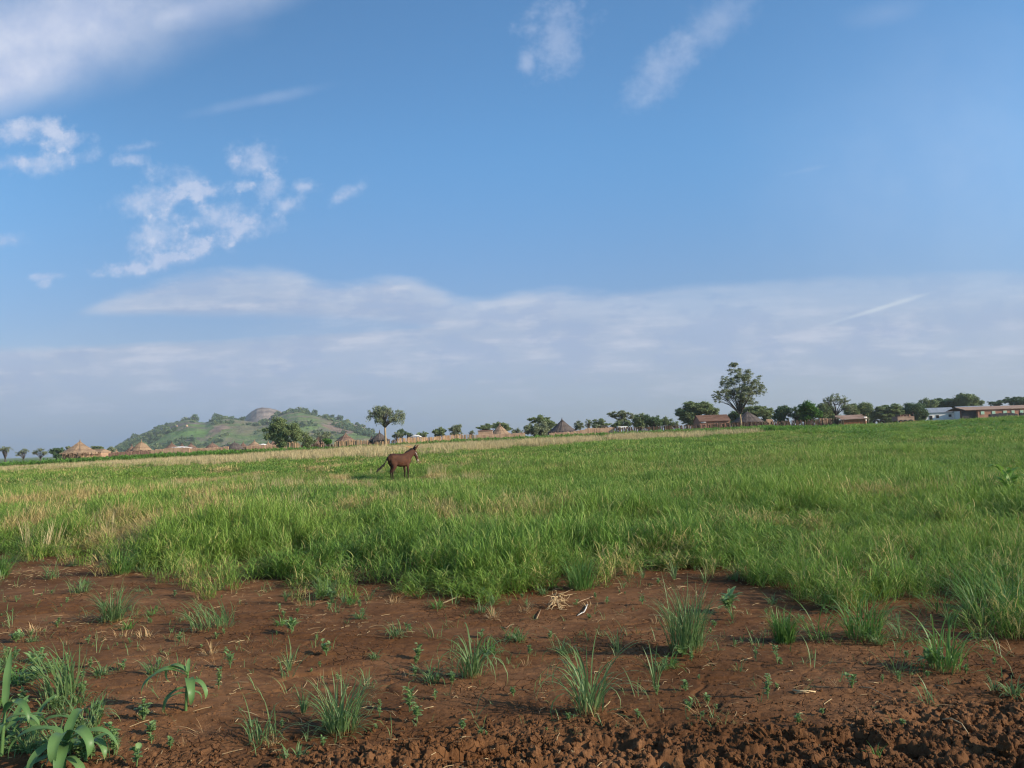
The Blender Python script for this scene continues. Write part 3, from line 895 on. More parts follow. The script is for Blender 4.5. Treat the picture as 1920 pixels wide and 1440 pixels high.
# broad leaved seedlings ------------------------------------------------
def seedling(label, u, v, stem_h, stem_lean, leaves):
    """leaves: (height share, azimuth deg, start angle deg, length, width, droop)"""
    p = on_ground(u, v)
    t = thing('maize_seedling', label, 'maize seedling', p, 0, 'broad leaved seedlings in the near corner')
    top = Vector((stem_lean[0], stem_lean[1], stem_h))
    leaf_obj('stem', [stalk([(0, 0, -0.02), top * 0.5 + Vector((0, 0, stem_h * 0.05)), top], [0.010, 0.009, 0.006], 8, 0.5)], M['corn'], link=True, parent=t, smooth=True)
    for (s, az, th, L, w, dr) in leaves:
        P0 = np.array([tuple(top * s)])
        leaf_obj('leaf', [leaves_at(rt, P0, np.array([R(az)]), np.array([R(th)]), np.array([L * 1.02]), np.array([w * 1.15]), np.array([dr * 1.2 + float(rt.normal(0, 0.25))]), seg=16, t0=0.12, fold=0.35, wave=0.05,
                 prof=[0.5, 0.95, 1.0, 0.62, 0.03])], M['corn'], link=True, parent=t, smooth=True)
    return t


seedling('broad leaved maize seedling bent over in an arch on the open soil', 348, 1338, 0.23, (0.015, 0.0),
         [(1.0, 190, 60, 0.30, 0.040, 1.9), (0.95, 175, 30, 0.24, 0.038, 2.6), (0.9, 215, 50, 0.34, 0.045, 2.1), (0.8, 300, 60, 0.28, 0.045, 2.2), (0.75, 340, 70, 0.22, 0.036, 2.0),
          (0.6, 230, 80, 0.24, 0.034, 1.9), (0.5, 20, 90, 0.14, 0.03, 1.4), (0.97, 100, 10, 0.10, 0.022, 0.5), (0.45, 200, 80, 0.2, 0.03, 1.6)])
seedling('largest maize seedling in the near corner with wide drooping leaves', 118, 1455, 0.17, (0.01, 0.02),
         [(1.0, 200, 50, 0.34, 0.055, 1.9), (0.95, 330, 40, 0.30, 0.055, 2.4), (0.85, 10, 55, 0.30, 0.050, 1.7), (0.8, 250, 60, 0.30, 0.050, 2.1), (0.7, 290, 60, 0.28, 0.055, 2.2),
          (0.6, 160, 70, 0.32, 0.05, 1.6), (0.95, 90, 20, 0.26, 0.045, 2.0), (0.4, 330, 80, 0.25, 0.04, 1.6), (0.9, 280, 35, 0.30, 0.055, 2.6), (0.75, 120, 60, 0.3, 0.05, 2.0), (0.5, 220, 75, 0.28, 0.05, 1.9)])
seedling('maize seedling at the frame edge with one upright leaf', 2, 1425, 0.24, (0.0, 0.03),
         [(1.0, 100, 5, 0.30, 0.035, 0.5), (0.9, 330, 40, 0.30, 0.045, 2.2), (0.7, 20, 60, 0.25, 0.04, 1.9), (0.6, 290, 55, 0.25, 0.045, 2.2), (0.5, 60, 60, 0.28, 0.04, 1.6)])
seedling('small bright maize seedling with short upright leaves beside the corner plant', 22, 1405, 0.10, (0.01, 0.0),
         [(1.0, 80, 15, 0.20, 0.035, 0.7), (0.8, 20, 30, 0.20, 0.035, 1.2), (0.6, 200, 40, 0.18, 0.03, 1.5)])

seedling('low maize seedling with flat spread leaves behind the largest one', 62, 1392, 0.09, (0.01, 0.0),
         [(1.0, 300, 50, 0.24, 0.045, 1.7), (0.9, 200, 55, 0.26, 0.045, 1.6), (0.8, 20, 60, 0.24, 0.042, 1.8), (0.7, 110, 50, 0.22, 0.04, 1.4), (0.95, 60, 20, 0.2, 0.035, 1.2), (0.6, 250, 65, 0.22, 0.04, 1.5)])
seedling('maize seedling in front of the leaf mats with torn low leaves', 160, 1432, 0.08, (0.0, 0.01),
         [(1.0, 330, 45, 0.22, 0.045, 1.9), (0.9, 220, 60, 0.22, 0.04, 1.6), (0.8, 60, 50, 0.22, 0.042, 1.6), (0.7, 140, 55, 0.2, 0.04, 1.5), (0.95, 270, 30, 0.2, 0.038, 2.0)])

# dry stubble ------------------------------------------------------------
DRY = [(60, 1188, 30, 56, 'round dry stubble clump lying on soil near the frame edge'), (228, 1196, 22, 70, 'flattened straw heap on bare soil'), (272, 1198, 26, 44, 'small pale straw heap beside the flattened one'),
       (392, 1228, 34, 46, 'open dry stubble with thin spread stalks'), (984, 1152, 28, 34, 'upright stubble stump left of the dry root tangle'), (925, 1162, 30, 30, 'thin red brown stubble on flat soil'),
       (738, 1132, 26, 40, 'dry stubble with fine stalks near the grass edge'), (640, 1122, 18, 30, 'yellow dry base beside a short clump of leaves'), (880, 1352 - 250, 14, 50, 'pale straw lying under the grass edge'),
       (1310, 1125, 24, 50, 'dry red stubble on bare soil beyond the tall column'), (350, 1160, 16, 36, 'pale stubble behind the low wide tuft'), (1000, 1098, 18, 60, 'orange dry leaves caught at the foot of the stand'),
       (1460, 1212, 12, 60, 'orange dry leaves at the foot of the narrow bright tuft'), (512, 1398, 26, 34, 'orange dry leaf sheath in the sprawling ragged tuft'), (1765, 1062, 26, 60, 'orange dead grass at the edge of the stand'),
       (1240, 1072, 22, 80, 'rusty dead grass between the stand and the bare soil'), (1320, 1052, 18, 80, 'rusty dead grass strip in a gap of the stand'), (290, 1042, 12, 70, 'brown straw mat in the gap of the stand'),
       (55, 1052, 10, 80, 'pale straw mat on soil before the stand'), (1105, 1138, 14, 50, 'fallen straw beside the white stick')]
for (u, v, hp, wp, lb) in DRY:
    place_plant('dry_stubble', 'stubble', lb, u, v, tuft_parts(rt, px_m(hp, u, v), px_m(wp, u, v), 'dry'), M['stubble'], 'dead stubble on the bare soil')


def litter_mat():
    m, n, o = new_mat('dry_litter')
    oi = n.nodes.new('ShaderNodeObjectInfo')
    c = mix(n, X(n, oi.outputs['Random']), (0.20, 0.12, 0.06), (0.52, 0.38, 0.20))
    n.links.new(principled(n, c, 0.8, 0.2).outputs[0], o.inputs[0]); return m


M['litter'] = litter_mat()
M['root'] = simple_mat('dry_root', (0.42, 0.28, 0.14), (0.62, 0.45, 0.25), 25, 0.75)
M['bone'] = simple_mat('bleached_wood', (0.50, 0.46, 0.40), (0.66, 0.62, 0.55), 30, 0.8, bstr=0.1)
M['twig'] = simple_mat('twig', (0.26, 0.16, 0.09), (0.42, 0.29, 0.17), 30, 0.8)

p = on_ground(1045, 1140)
mb = MB()
for i in range(46):
    a = rt.uniform(0, 6.28); r0 = rt.uniform(0.0, 0.05); L = rt.uniform(0.08, 0.22); q = Vector((r0 * math.cos(a), r0 * math.sin(a), rt.uniform(0.02, 0.14)))
    pts = [q]; d = Vector((math.cos(a), math.sin(a), rt.uniform(-0.3, 0.9))).normalized()
    for k in range(6):
        d = (d + Vector((rt.normal(0, 0.35), rt.normal(0, 0.35), rt.normal(-0.22, 0.3)))).normalized(); q = q + d * L / 6; q.z = max(q.z, 0.004); pts.append(q.copy())
    r = rt.uniform(0.002, 0.006); mb.tube(pts, [r * (1 - 0.8 * k / 6) for k in range(7)], 5)
o = mb.build('root_tangle', M['root'], loc=p, smooth=True)
tag(o, 'pale dry root tangle pulled up and lying on the bare soil', 'root tangle')


def stick(name, cat, label, pix, r, mat, lift=0.01, group=None):
    P = [on_ground(u, v) for u, v in pix]; c = P[0]
    pts = [q - c + Vector((0, 0, r + lift * (1 if 0 < i < len(P) - 1 else 0))) for i, q in enumerate(P)]
    o = MB().tube(pts, [r * (1.0 - 0.45 * i / (len(P) - 1)) * (1 + 0.25 * math.sin(i * 2.7)) for i in range(len(P))], 6).build(name, mat, loc=c, smooth=True)
    return tag(o, label, cat, group)


stick('bleached_stick', 'stick', 'white bleached forked stick lying on the soil', [(1101, 1136), (1099, 1144), (1095, 1150), (1092, 1156), (1083, 1160)], 0.007, M['bone'])
stick('twig', 'twig', 'straight pale twig on soil above the white stick', [(1078, 1131), (1090, 1129), (1102, 1126), (1112, 1122)], 0.005, M['twig'])
stick('twig', 'twig', 'pale twig under the grass edge pointing toward the stand', [(830, 1133), (845, 1130), (858, 1125), (871, 1120)], 0.007, M['root'])
stick('twig', 'twig', 'short dark twig left of the dry root tangle', [(1006, 1166), (1010, 1158), (1014, 1148)], 0.006, M['twig'])
stick('twig', 'twig', 'pale fallen twig near the tall leaning weed', [(1488, 1304), (1500, 1309), (1514, 1310), (1530, 1311)], 0.007, M['root'])
stick('twig', 'twig', 'second pale twig lying below the first near the leaning weed', [(1492, 1312), (1505, 1311), (1518, 1311)], 0.004, M['root'])
stick('twig', 'twig', 'long thin twig lying across dark cracked soil', [(1612, 1300), (1635, 1306), (1660, 1313), (1680, 1320)], 0.004, M['twig'])
stick('twig', 'twig', 'thin straw stalk lying on the wheel churned clods', [(1765, 1362), (1785, 1374), (1805, 1385), (1822, 1395)], 0.004, M['root'], 0.03)
stick('twig', 'twig', 'dark crooked twig on soil behind the open arching tuft', [(940, 1180), (950, 1182), (957, 1179), (964, 1174)], 0.004, M['twig'])
stick('twig', 'twig', 'thin stalk lying at the foot of the sparse tuft', [(1755, 1298), (1768, 1303), (1782, 1308)], 0.004, M['twig'])

# straw litter, seedlings, crumbs: nobody could count them ----------------------
bits = []
for i in range(6):
    L = rt.uniform(0.02, 0.10); mb = MB().tube([(-L / 2, 0, 0.003), (0, rt.normal(0, 0.006), 0.005 + rt.uniform(0, 0.006)), (L / 2, 0, 0.003)], 0.0016, 4)
    me = bpy.data.meshes.new('bit'); me.from_pydata([tuple(q) for q in mb.v], [], mb.f); me.materials.append(M['litter']); bits.append(bpy.data.objects.new('bit', me))
LB = library('litter_bits', bits)


def strew(name, n, y0, y1, lib, k, s0, s1, cond=None, tilt=0.1, dz=0.0):
    y = np.sqrt(rt.uniform(y0 * y0, y1 * y1, n)); x = rt.uniform(-1, 1, n) * (0.74 * y + 0.3)
    c = np.ones(n, bool) if cond is None else cond(x, y)
    x, y = x[c], y[c]
    return scatter(name, np.stack([x, y, height(x, y) + micro(x, y) + dz], -1), lib, k, rt, s0, s1, tilt=tilt)


strew('straw_litter', 7500, 3.4, 13, LB, 6, 0.6, 1.4, lambda x, y: (fbm(x / 0.7, y / 0.7, 201, 3) + rt.uniform(-0.25, 0.25, len(x))) > 0.02)
sprouts = [leaf_obj('sprout', [blades(rt, 5, 0.02, 0.03, 0.12, 0.004, 1.2, 0.4, seg=4)], M['tuft'], link=False) for i in range(6)]
sprouts += [leaf_obj('sprout', [blades(rt, 4, 0.03, 0.10, 0.22, 0.005, 1.8, 0.35, seg=6)], M['tuft'], link=False), leaf_obj('sprout', weed_parts(rt, 0.05, 0.06, 'round'), M['weed'], link=False), leaf_obj('sprout', [blades(rt, 7, 0.03, 0.06, 0.16, 0.003, 0.8, 0.7, seg=4)], M['stubble'], link=False)]
LS = library('sprouts', sprouts)
strew('sprout_cover', 4200, 4.3, 13, LS, 9, 0.5, 1.3, lambda x, y: (fbm(x / 1.1, y / 1.1, 211, 3) + rt.uniform(-0.3, 0.3, len(x))) > 0.05)['kind'] = 'stuff'
crumbs = []
for i in range(8):
    bm = bmesh.new(); bmesh.ops.create_icosphere(bm, subdivisions=3, radius=1.0)
    for vtx in bm.verts:
        c = vtx.co; k = 1 + 0.7 * float(fbm(c.x * 1.6 + i * 3, c.y * 1.6 + c.z * 1.3, 300 + i, 3)) + 0.35 * float(fbm(c.x * 5 + c.z * 4, c.y * 5 - c.z * 2, i, 3)); vtx.co = Vector((c.x * k * 1.2, c.y * k, c.z * k * 0.75))
    me = bpy.data.meshes.new('crumb'); bm.to_mesh(me); bm.free(); me.materials.append(M['soil']); crumbs.append(bpy.data.objects.new('crumb', me))
LC = library('soil_crumbs', crumbs)
strew('loose_clods', 12000, 3.0, 5.6, LC, 8, 0.004, 0.018, lambda x, y: (y < ridge_edge(x) + np.abs(rt.normal(0, 0.25, len(x)))), tilt=1.0)
strew('larger_loose_clods', 420, 3.0, 5.0, LC, 8, 0.022, 0.045, lambda x, y: (y < ridge_edge(x) + 0.05), tilt=1.0)

# broken cover of grass on the near side of the stand
x, y = sample(rng, 5.9, 10.8, 34, half=0.74, pad=0.3)
u__ = x / y
fz_ = np.interp(y, [6.0, 6.6, 7.2, 8.2, 9.6], [0.58, 0.46, 0.36, 0.30, 0.2])
cd = (u__ > fz_) & (y < edge_y(x) + 0.2) & (fbm(x / 0.55, y / 0.45, 281, 3) > np.interp(u__, [0.2, 0.35, 0.5, 0.75], [0.18, 0.02, -0.12, -0.26]))
x, y = x[cd], y[cd]
scatter('broken_grass_cover', np.stack([x, y, height(x, y) + micro(x, y)], -1), LN, 10, rng, 0.6, 1.0, dry=np.clip(rng.normal(0.12, 0.1, len(x)), 0, 1), zs=0.85 + 0.3 * rng.uniform(-1, 1, len(x)))
x, y = sample(rng, 8.0, 12.8, 14, half=0.74, pad=0.3)
cd = (y < edge_y(x)) & (y > edge_y(x) - 1.0) & (fbm(x / 0.5, y / 0.4, 291, 3) > 0.12)
x, y = x[cd], y[cd]
scatter('frayed_grass_margin', np.stack([x, y, height(x, y) + micro(x, y)], -1), LN, 10, rng, 0.5, 0.95, dry=np.clip(rng.normal(0.2, 0.15, len(x)), 0, 1))

# leafy mass in the near corner
used = set()
for i in range(64):
    u = float(rt.uniform(-20, 330) * (0.5 + 0.5 * rt.uniform())); v = float(rt.uniform(1235, 1445)); q = on_ground(u, v)
    if i % 2:
        k = i % 6; o = wp_[k].copy(); s = float(rt.uniform(0.8, 1.7)); lb, nm, ct = 'light green weed in the leafy mass of the near corner', 'weed', 'weed'
    else:
        k = (i // 2) % 6; o = protos[k].copy(); s = float(rt.uniform(0.8, 1.4)); lb, nm, ct = 'bluish green grass tuft in the leafy mass of the near corner', 'grass_sprig', 'grass sprig'
    COL.objects.link(o); o.name = nm; o.location = q; o.scale = (s, s, s); o.rotation_euler.z = float(rt.uniform(0, 6.28))
    tag(o, lb, ct, 'weeds in the near corner' if i % 2 else 'grass tufts in the near corner')

strew('soil_crumb_cover', 16000, 4.0, 8.5, LC, 8, 0.0022, 0.008, lambda x, y: (fbm(x / 0.8, y / 0.6, 311, 3) + rt.uniform(-0.35, 0.35, len(x))) > 0.0, tilt=1.0)

# golden dead stalks in a few spots of the green stand
gx, gy = [], []
for (u, v, n_, sp) in ((868, 985, 34, 0.35), (845, 975, 16, 0.3), (310, 920, 26, 0.6), (222, 925, 14, 0.4), (360, 965, 16, 0.3), (422, 985, 24, 0.6), (800, 945, 22, 0.4), (655, 915, 16, 0.8), (120, 935, 10, 0.4), (530, 905, 16, 0.7), (10, 945, 14, 0.4), (470, 950, 14, 0.5)):
    q = on_ground(u, v + 14); n_ = int(n_ * 1.6); gx += list(q.x + rt.normal(0, sp, n_)); gy += list(q.y + rt.normal(0, sp * 0.7, n_))
gx, gy = np.array(gx), np.array(gy)
gold = [leaf_obj('stalk', [blades(rt, 12, 0.06, 0.30, 0.58, 0.008, 0.5, 0.14, seg=5), blades(rt, 6, 0.08, 0.2, 0.4, 0.008, 1.6, 0.5, seg=5)], M['straw'], link=False) for i in range(4)]
scatter('golden_dead_stalks', np.stack([gx, gy, height(gx, gy)], -1), library('dead_stalks', gold), 4, rt, 0.8, 1.1, tilt=0.12)

# ------------------------------------------------------------------ far bands of vegetation
rb = np.random.default_rng(77)
straw_cl = [leaf_obj('straw_clump', [blades(rb, 40, 0.30, 0.35, 0.85, 0.020, 0.45, 0.16, seg=3), blades(rb, 10, 0.3, 0.3, 0.55, 0.02, 1.0, 0.4, seg=3)], M['straw']) for i in range(6)]
LST = library('straw_clumps', straw_cl)
sc_near = [leaf_obj('straw_sprig', [blades(rb, 16, 0.07, 0.35, 0.62, 0.007, 0.35, 0.10, seg=4)], M['straw']) for i in range(6)]
LSN = library('straw_sprigs', sc_near)


def crop_clump(h, r, n, w):
    parts = []
    for i in range(n):
        x, y = rb.uniform(-r, r, 2); hh = h * rb.uniform(0.7, 1.1); m = 9
        P0 = np.stack([np.full(m, x), np.full(m, y), np.linspace(0.15, 0.95, m) * hh], -1)
        parts.append(leaves_at(rb, P0, rb.uniform(0, 6.28, m), rb.uniform(0.15, 0.8, m), h * rb.uniform(0.35, 0.6, m), np.full(m, w), np.full(m, 1.6), seg=4, t0=0.2, fold=0.2))
    return parts


crop_cl = [leaf_obj('crop_clump', crop_clump(0.75, 0.5, 7, 0.075), M['crop']) for i in range(6)]
LCR = library('crop_clumps', crop_cl)


def U(x, y):
    return x / y


HU = [-0.75, -0.46, -0.32, -0.18, -0.07, 0.03, 0.17, 0.27, 0.36, 0.5, 0.55, 0.70]
HH = [1.3, 1.5, 1.4, 1.15, 1.3, 1.25, 1.15, 1.15, 0.95, 0.42, 0.5, 0.5]


def band_top(name, y0, y1, dens, lib, n, s0, s1, cond, zs=1.0, tilt=0.12):
    x, y = sample(rb, y0, y1, dens, half=0.82, pad=2)
    c = cond(x, y); x, y = x[c], y[c]
    return scatter(name, np.stack([x, y, height(x, y)], -1), lib, n, rb, s0, s1, zs=(zs if not callable(zs) else zs(x, y)) * np.ones(len(x)) * (1 + 0.25 * fbm(x / 4, y / 4, 221, 3)), tilt=tilt)


def straw_front(x, y):
    return np.interp(U(x, y), [-0.75, -0.5, -0.2, 0.0, 0.2, 0.32], [58, 60, 56, 62, 68, 76]) + 5 * fbm(x / 6, x * 0, 231, 3)


band_top('dry_straw_band', 50, 88, 5.0, LST, 6, 0.8, 1.2,
         lambda x, y: (U(x, y) < 0.31 + 0.03 * fbm(y / 5, x * 0, 5, 2)) & (y > straw_front(x, y) + np.abs(rb.normal(0, 2.5, len(x))) * (rb.uniform(0, 1, len(x)) < 0.5)) & (fbm(x / 3, y / 9, 241, 3) > 0.06 - 0.38 * rb.uniform(0, 1, len(x))) & ~((y < 66) & (rb.uniform(0, 1, len(x)) < 0.45)), zs=lambda x, y: np.interp(x / y, [-0.7, -0.45, -0.2, 0.3], [0.72, 0.85, 1.0, 0.95]))
band_top('green_crop_behind_straw', 88, 103, 2.4, LCR, 6, 0.9, 1.3, lambda x, y: (U(x, y) < 0.34), zs=lambda x, y: np.interp(x / y, HU, HH) / 1.45)
band_top('green_crop_on_rise', 47, 104, 1.5, LCR, 6, 0.6, 1.05,
         lambda x, y: (U(x, y) > 0.30) & (y > np.interp(U(x, y), [0.30, 0.40, 0.52, 0.7], [86, 66, 52, 44]) + 8 * fbm(x / 5, y / 5, 251, 3)), zs=lambda x, y: np.interp(x / y, HU, HH) / 1.15)
band_top('pale_grass_on_rise', 74, 100, 1.0, LST, 6, 0.7, 1.0, lambda x, y: (U(x, y) > 0.30) & (U(x, y) < 0.52) & (fbm(x / 4, y / 4, 261, 3) > 0.15), zs=0.75)
# straw sprigs standing in the green stand
x, y = sample(rb, 12.5, 34, 3.0)
cd = (fbm(x / 1.5, y / 3.2, 271, 3) > np.interp(x / y, [-0.8, -0.3, 0.0, 0.06, 0.8], [0.22, 0.20, 0.24, 0.6, 0.9])); x, y = x[cd], y[cd]
scatter('dry_stalks_in_grass', np.stack([x, y, height(x, y)], -1), LSN, 6, rb, 0.75, 1.15, tilt=0.08)
# dark broadleaf plants dotted through the field
dk = [leaf_obj('field_plant', crop_clump(0.40, 0.07, 3, 0.04), M['crop']) for i in range(3)]
for i, (u, y, s, lb) in enumerate([(1066, 47, 1.7, 'dark bushy plant standing out of the straw below the dark conical hut'), (1066, 31, 0.9, 'dark leafy plant in the open green field right of the donkey'), (1095, 47, 1.1, 'low dark plant beside the bushy one in the straw'),
                                   (1010, 33, 1.0, 'dark green plant half way between the donkey and the rest'), (632, 34, 1.0, 'dark green plant in the grass behind the donkey tail'), (1285, 17, 1.1, 'dark broadleaf plant deep in the grass below the tall tree'),
                                   (1755, 17.5, 1.5, 'yellow green leafy plant standing above the grass'), (1880, 14, 1.9, 'tall leafy plant in the grass close to the frame edge'), (300, 44, 1.2, 'dark plant in the straw band beneath the pointed hut')]):
    o = dk[i] if i < 3 else dk[i % 3].copy()
    COL.objects.link(o); q = col_at(u, y); o.location = q; o.scale = (s, s, s); o.rotation_euler.z = i * 1.3
    o.name = 'field_plant'
    tag(o, lb, 'plant', 'leafy plants standing in the field')

# ------------------------------------------------------------------ trees
def crown_mat(name, ca, cb, trans=0.25):
    m, n, o = new_mat(name)
    a = n.nodes.new('ShaderNodeAttribute'); a.attribute_name = 'rnd'; rnd = X(n, a.outputs['Fac'])
    a2 = n.nodes.new('ShaderNodeAttribute'); a2.attribute_name = 't'; t = X(n, a2.outputs['Fac'])
    c = mix(n, rnd * 0.5 + t * 0.5, ca, cb)
    p = principled(n, c, 0.6, 0.2); tr = n.nodes.new('ShaderNodeBsdfTranslucent'); n.links.new(c, tr.inputs[0])
    ms = n.nodes.new('ShaderNodeMixShader'); ms.inputs[0].default_value = trans
    n.links.new(p.outputs[0], ms.inputs[1]); n.links.new(tr.outputs[0], ms.inputs[2]); n.links.new(ms.outputs[0], o.inputs[0]); return m


M['leaf_grey'] = crown_mat('grey_green_leaves', (0.160, 0.192, 0.105), (0.351, 0.376, 0.220))
M['leaf_olive'] = crown_mat('olive_leaves', (0.129, 0.177, 0.073), (0.298, 0.354, 0.155))
M['leaf_dark'] = crown_mat('dark_leaves', (0.065, 0.118, 0.052), (0.160, 0.229, 0.098))
M['leaf_bright'] = crown_mat('bright_leaves', (0.055, 0.140, 0.025), (0.130, 0.260, 0.050))
M['bark'] = simple_mat('bark', (0.13, 0.095, 0.065), (0.24, 0.18, 0.12), 4, 0.9, stretch=(1, 1, 0.25), bdist=0.03)
M['bark_dark'] = simple_mat('dark_bark', (0.060, 0.048, 0.040), (0.11, 0.09, 0.075), 4, 0.9)
M['bark_pale'] = simple_mat('pale_bark', (0.22, 0.16, 0.10), (0.42, 0.30, 0.17), 3, 0.9, stretch=(1, 1, 0.25), bdist=0.03)


def quads(rng, C, s, up=0.6, drop=0.0):
    """small leaf faces at centres C"""
    n = len(C); nrm = rng.normal(0, 1, (n, 3)); nrm[:, 2] = np.abs(nrm[:, 2]) + up; nrm /= np.linalg.norm(nrm, axis=1)[:, None]
    a = np.cross(nrm, rng.normal(0, 1, (n, 3))); a /= np.linalg.norm(a, axis=1)[:, None] + 1e-9; b = np.cross(nrm, a)
    if drop: a[:, 2] -= drop
    sz = s * rng.uniform(0.6, 1.4, n)[:, None]
    V = np.stack([C - a * sz, C - b * sz * 0.5, C + a * sz, C + b * sz * 0.5], 1).reshape(-1, 3)
    return V, np.arange(n * 4).reshape(n, 4)


def tree(name, label, cat, u, y, ell, mat='leaf_olive', leaf=0.11, dens=1.0, style='round', trunk_r=0.16, fork=None, bark='bark', group=None, seed=1, dip=0.0, limbs=14, base_v=None):
    """ell: crown masses seen at (u, v, half width, half height) in the photograph at distance y"""
    rg = np.random.default_rng(seed * 131 + int(u)); k = y / FPX
    base = col_at(u, y); base.z -= dip
    t = thing(name, label, cat, base, 0, group)
    subs, rads, C, TV = [], [], [], []
    if style in ('round', 'umbrella') and cat != 'bush':
        mu = sum(e[0] for e in ell) / len(ell); mv = max(e[1] for e in ell); mr = max(e[2] for e in ell); mh = max(e[3] for e in ell)
        ell = [(e[0], e[1], e[2] * 1.12, e[3] * 1.05) for e in ell] + [(mu, mv + mh * 0.75, mr * (1.0 if style == 'round' else 0.8), mh * 0.75)]
    for (eu, ev, ru, rv) in ell:
        c = at(eu, ev, y) - base; rx, rz = ru * k, rv * k; ry = rx * 0.85
        area = rx * rz; ns = int(max(12, 14 * area / (0.6 + 0.05 * area)) if style != 'airy' else 34)
        for i in range(ns):
            d = rg.normal(0, 1, 3); d /= np.linalg.norm(d)
            if style == 'umbrella': d[2] = d[2] * 0.8 + 0.15
            rr = rg.uniform(0.25, 0.95) if style != 'airy' else rg.uniform(0.3, 1.0)
            p = np.array([c.x + d[0] * rx * rr, c.y + d[1] * ry * rr, c.z + d[2] * rz * rr]); subs.append(p)
            sr = max(0.28, 0.34 * min(rx, rz * 1.3)) * rg.uniform(0.7, 1.3)
            if style == 'airy': sr *= 0.62
            fl = {'round': 0.75, 'umbrella': 0.36, 'airy': 0.55, 'weep': 0.6}[style]
            m = int(dens * 230 * (sr / 0.5) ** 2 * (0.11 / leaf) ** 2 * (0.55 if style in ('airy', 'weep') else 1.0)); m = min(m, 1400)
            q = rg.normal(0, 1, (m, 3)); q /= np.linalg.norm(q, axis=1)[:, None] + 1e-9; q *= (rg.uniform(0, 1, m) ** 0.45)[:, None]
            q = p + q * np.array([sr, sr, sr * fl]) * (1 + 0.25 * rg.normal(0, 1, (m, 1)))
            if style in ('weep', 'airy'):
                wsel = rg.uniform(0, 1, m) < (0.45 if style == 'weep' else 0.22)
                q[wsel, 2] -= rg.uniform(0, 1, wsel.sum()) * sr * 1.5
            if style == 'umbrella':        # fine sprays with gaps
                q[:, 2] += 0.06 * np.sin(q[:, 0] * 6)
            C.append(q); TV.append(np.full(m, rg.uniform(0, 1)))
    C = np.concatenate(C); TV = np.concatenate(TV)
    C[:, 2] = np.maximum(C[:, 2], 0.15)
    V, Fq = quads(rg, C, leaf * (0.8 if style in ('airy', 'weep') else 1.0), drop=0.6 if style == 'weep' else 0.0)
    mesh_np('crown', V, Fq, mat=M[mat], parent=t, attrs={'rnd': np.repeat(rg.uniform(0, 1, len(C)), 4), 't': np.repeat(TV, 4)})
    subs = np.array(subs)
    top = subs[:, 2].max(); fz = fork if fork else max(0.5, min(subs[:, 2].min() * 0.75, top * 0.42))
    cen = subs.mean(0); fk = Vector((cen[0] * 0.25, cen[1] * 0.2, fz))
    mb = MB(); r0 = trunk_r
    mb.tube([(0, 0, -0.1), (0.02, 0, 0.15), (fk.x * 0.4 + rg.normal(0, 0.04), fk.y * 0.4, fz * 0.5), fk], [r0 * 1.5, r0 * 1.1, r0 * 0.92, r0 * 0.8], 8)
    ch = rg.permutation(len(subs))[:limbs]; br = MB()
    for j in ch:
        e = Vector(subs[j]); mid = fk.lerp(e, 0.45) + Vector((rg.normal(0, 0.15), rg.normal(0, 0.15), 0.14 * (e - fk).length * (1 if e.z > fz else 2)))
        rr = r0 * rg.uniform(0.3, 0.5)
        br.tube([fk, fk.lerp(mid, 0.5) + Vector((0, 0, 0.05)), mid, mid.lerp(e, 0.6) + Vector((rg.normal(0, 0.1), 0, 0.08)), e], [rr * 1.3, rr, rr * 0.7, rr * 0.45, rr * 0.2], 5)
        for _ in range(2):
            e2 = Vector(subs[rg.integers(0, len(subs))]); 
            if (e2 - mid).length < 0.45 * (e - Vector((0, 0, 0))).length:
                br.tube([mid, mid.lerp(e2, 0.5) + Vector((0, 0, 0.1)), e2], [rr * 0.55, rr * 0.35, rr * 0.12], 4)
    br.build('branches', M['bark_dark'], parent=mb.build('trunk', M[bark], parent=t, smooth=True), smooth=True)
    return t


G1 = 'trees standing among the village houses'
tree('tall_tree', 'tallest tree, airy grey green crown on a bare pale trunk behind the stick fence', 'tree', 1389, 108,
     [(1386, 700, 26, 18), (1365, 712, 22, 14), (1408, 712, 22, 14), (1360, 735, 24, 14), (1412, 730, 22, 16), (1388, 735, 26, 20), (1345, 742, 12, 14), (1400, 752, 24, 14), (1427, 727, 10, 12), (1376, 683, 10, 4)],
     'leaf_grey', 0.10, 1.5, 'airy', 0.15, 2.6, 'bark_pale', G1, 3, limbs=30)
tree('weeping_tree', 'tall tree with a drooping ragged crown and bare straight trunk above the straw fence', 'tree', 722, 88,
     [(715, 768, 20, 12), (700, 776, 16, 10), (728, 772, 18, 10), (752, 776, 14, 10), (745, 786, 16, 8), (712, 786, 18, 8)], 'leaf_grey', 0.085, 1.1, 'weep', 0.13, 2.7, 'bark_pale', G1, 4, limbs=26)
tree('bushy_tree', 'large bushy green tree in front of the hill', 'tree', 528, 102, [(520, 800, 22, 14), (538, 808, 24, 16), (508, 812, 14, 14), (555, 818, 14, 12)], 'leaf_olive', 0.10, 0.75, 'round', 0.2, None, 'bark', G1, 5)
tree('bushy_tree', 'low green bush touching the large bushy tree', 'tree', 568, 104, [(568, 822, 12, 10), (582, 826, 9, 8)], 'leaf_olive', 0.10, 0.8, 'round', 0.1, None, 'bark', G1, 6)
tree('acacia_tree', 'thin grey acacia beside the small brown hut roof', 'tree', 600, 120, [(600, 815, 12, 12), (610, 822, 10, 8)], 'leaf_grey', 0.09, 0.4, 'airy', 0.08, None, 'bark', G1, 7)
tree('round_bush', 'vivid green bush between two thatched roofs', 'bush', 618, 100, [(617, 827, 12, 6)], 'leaf_bright', 0.10, 1.2, 'round', 0.06, None, 'bark', G1, 8)
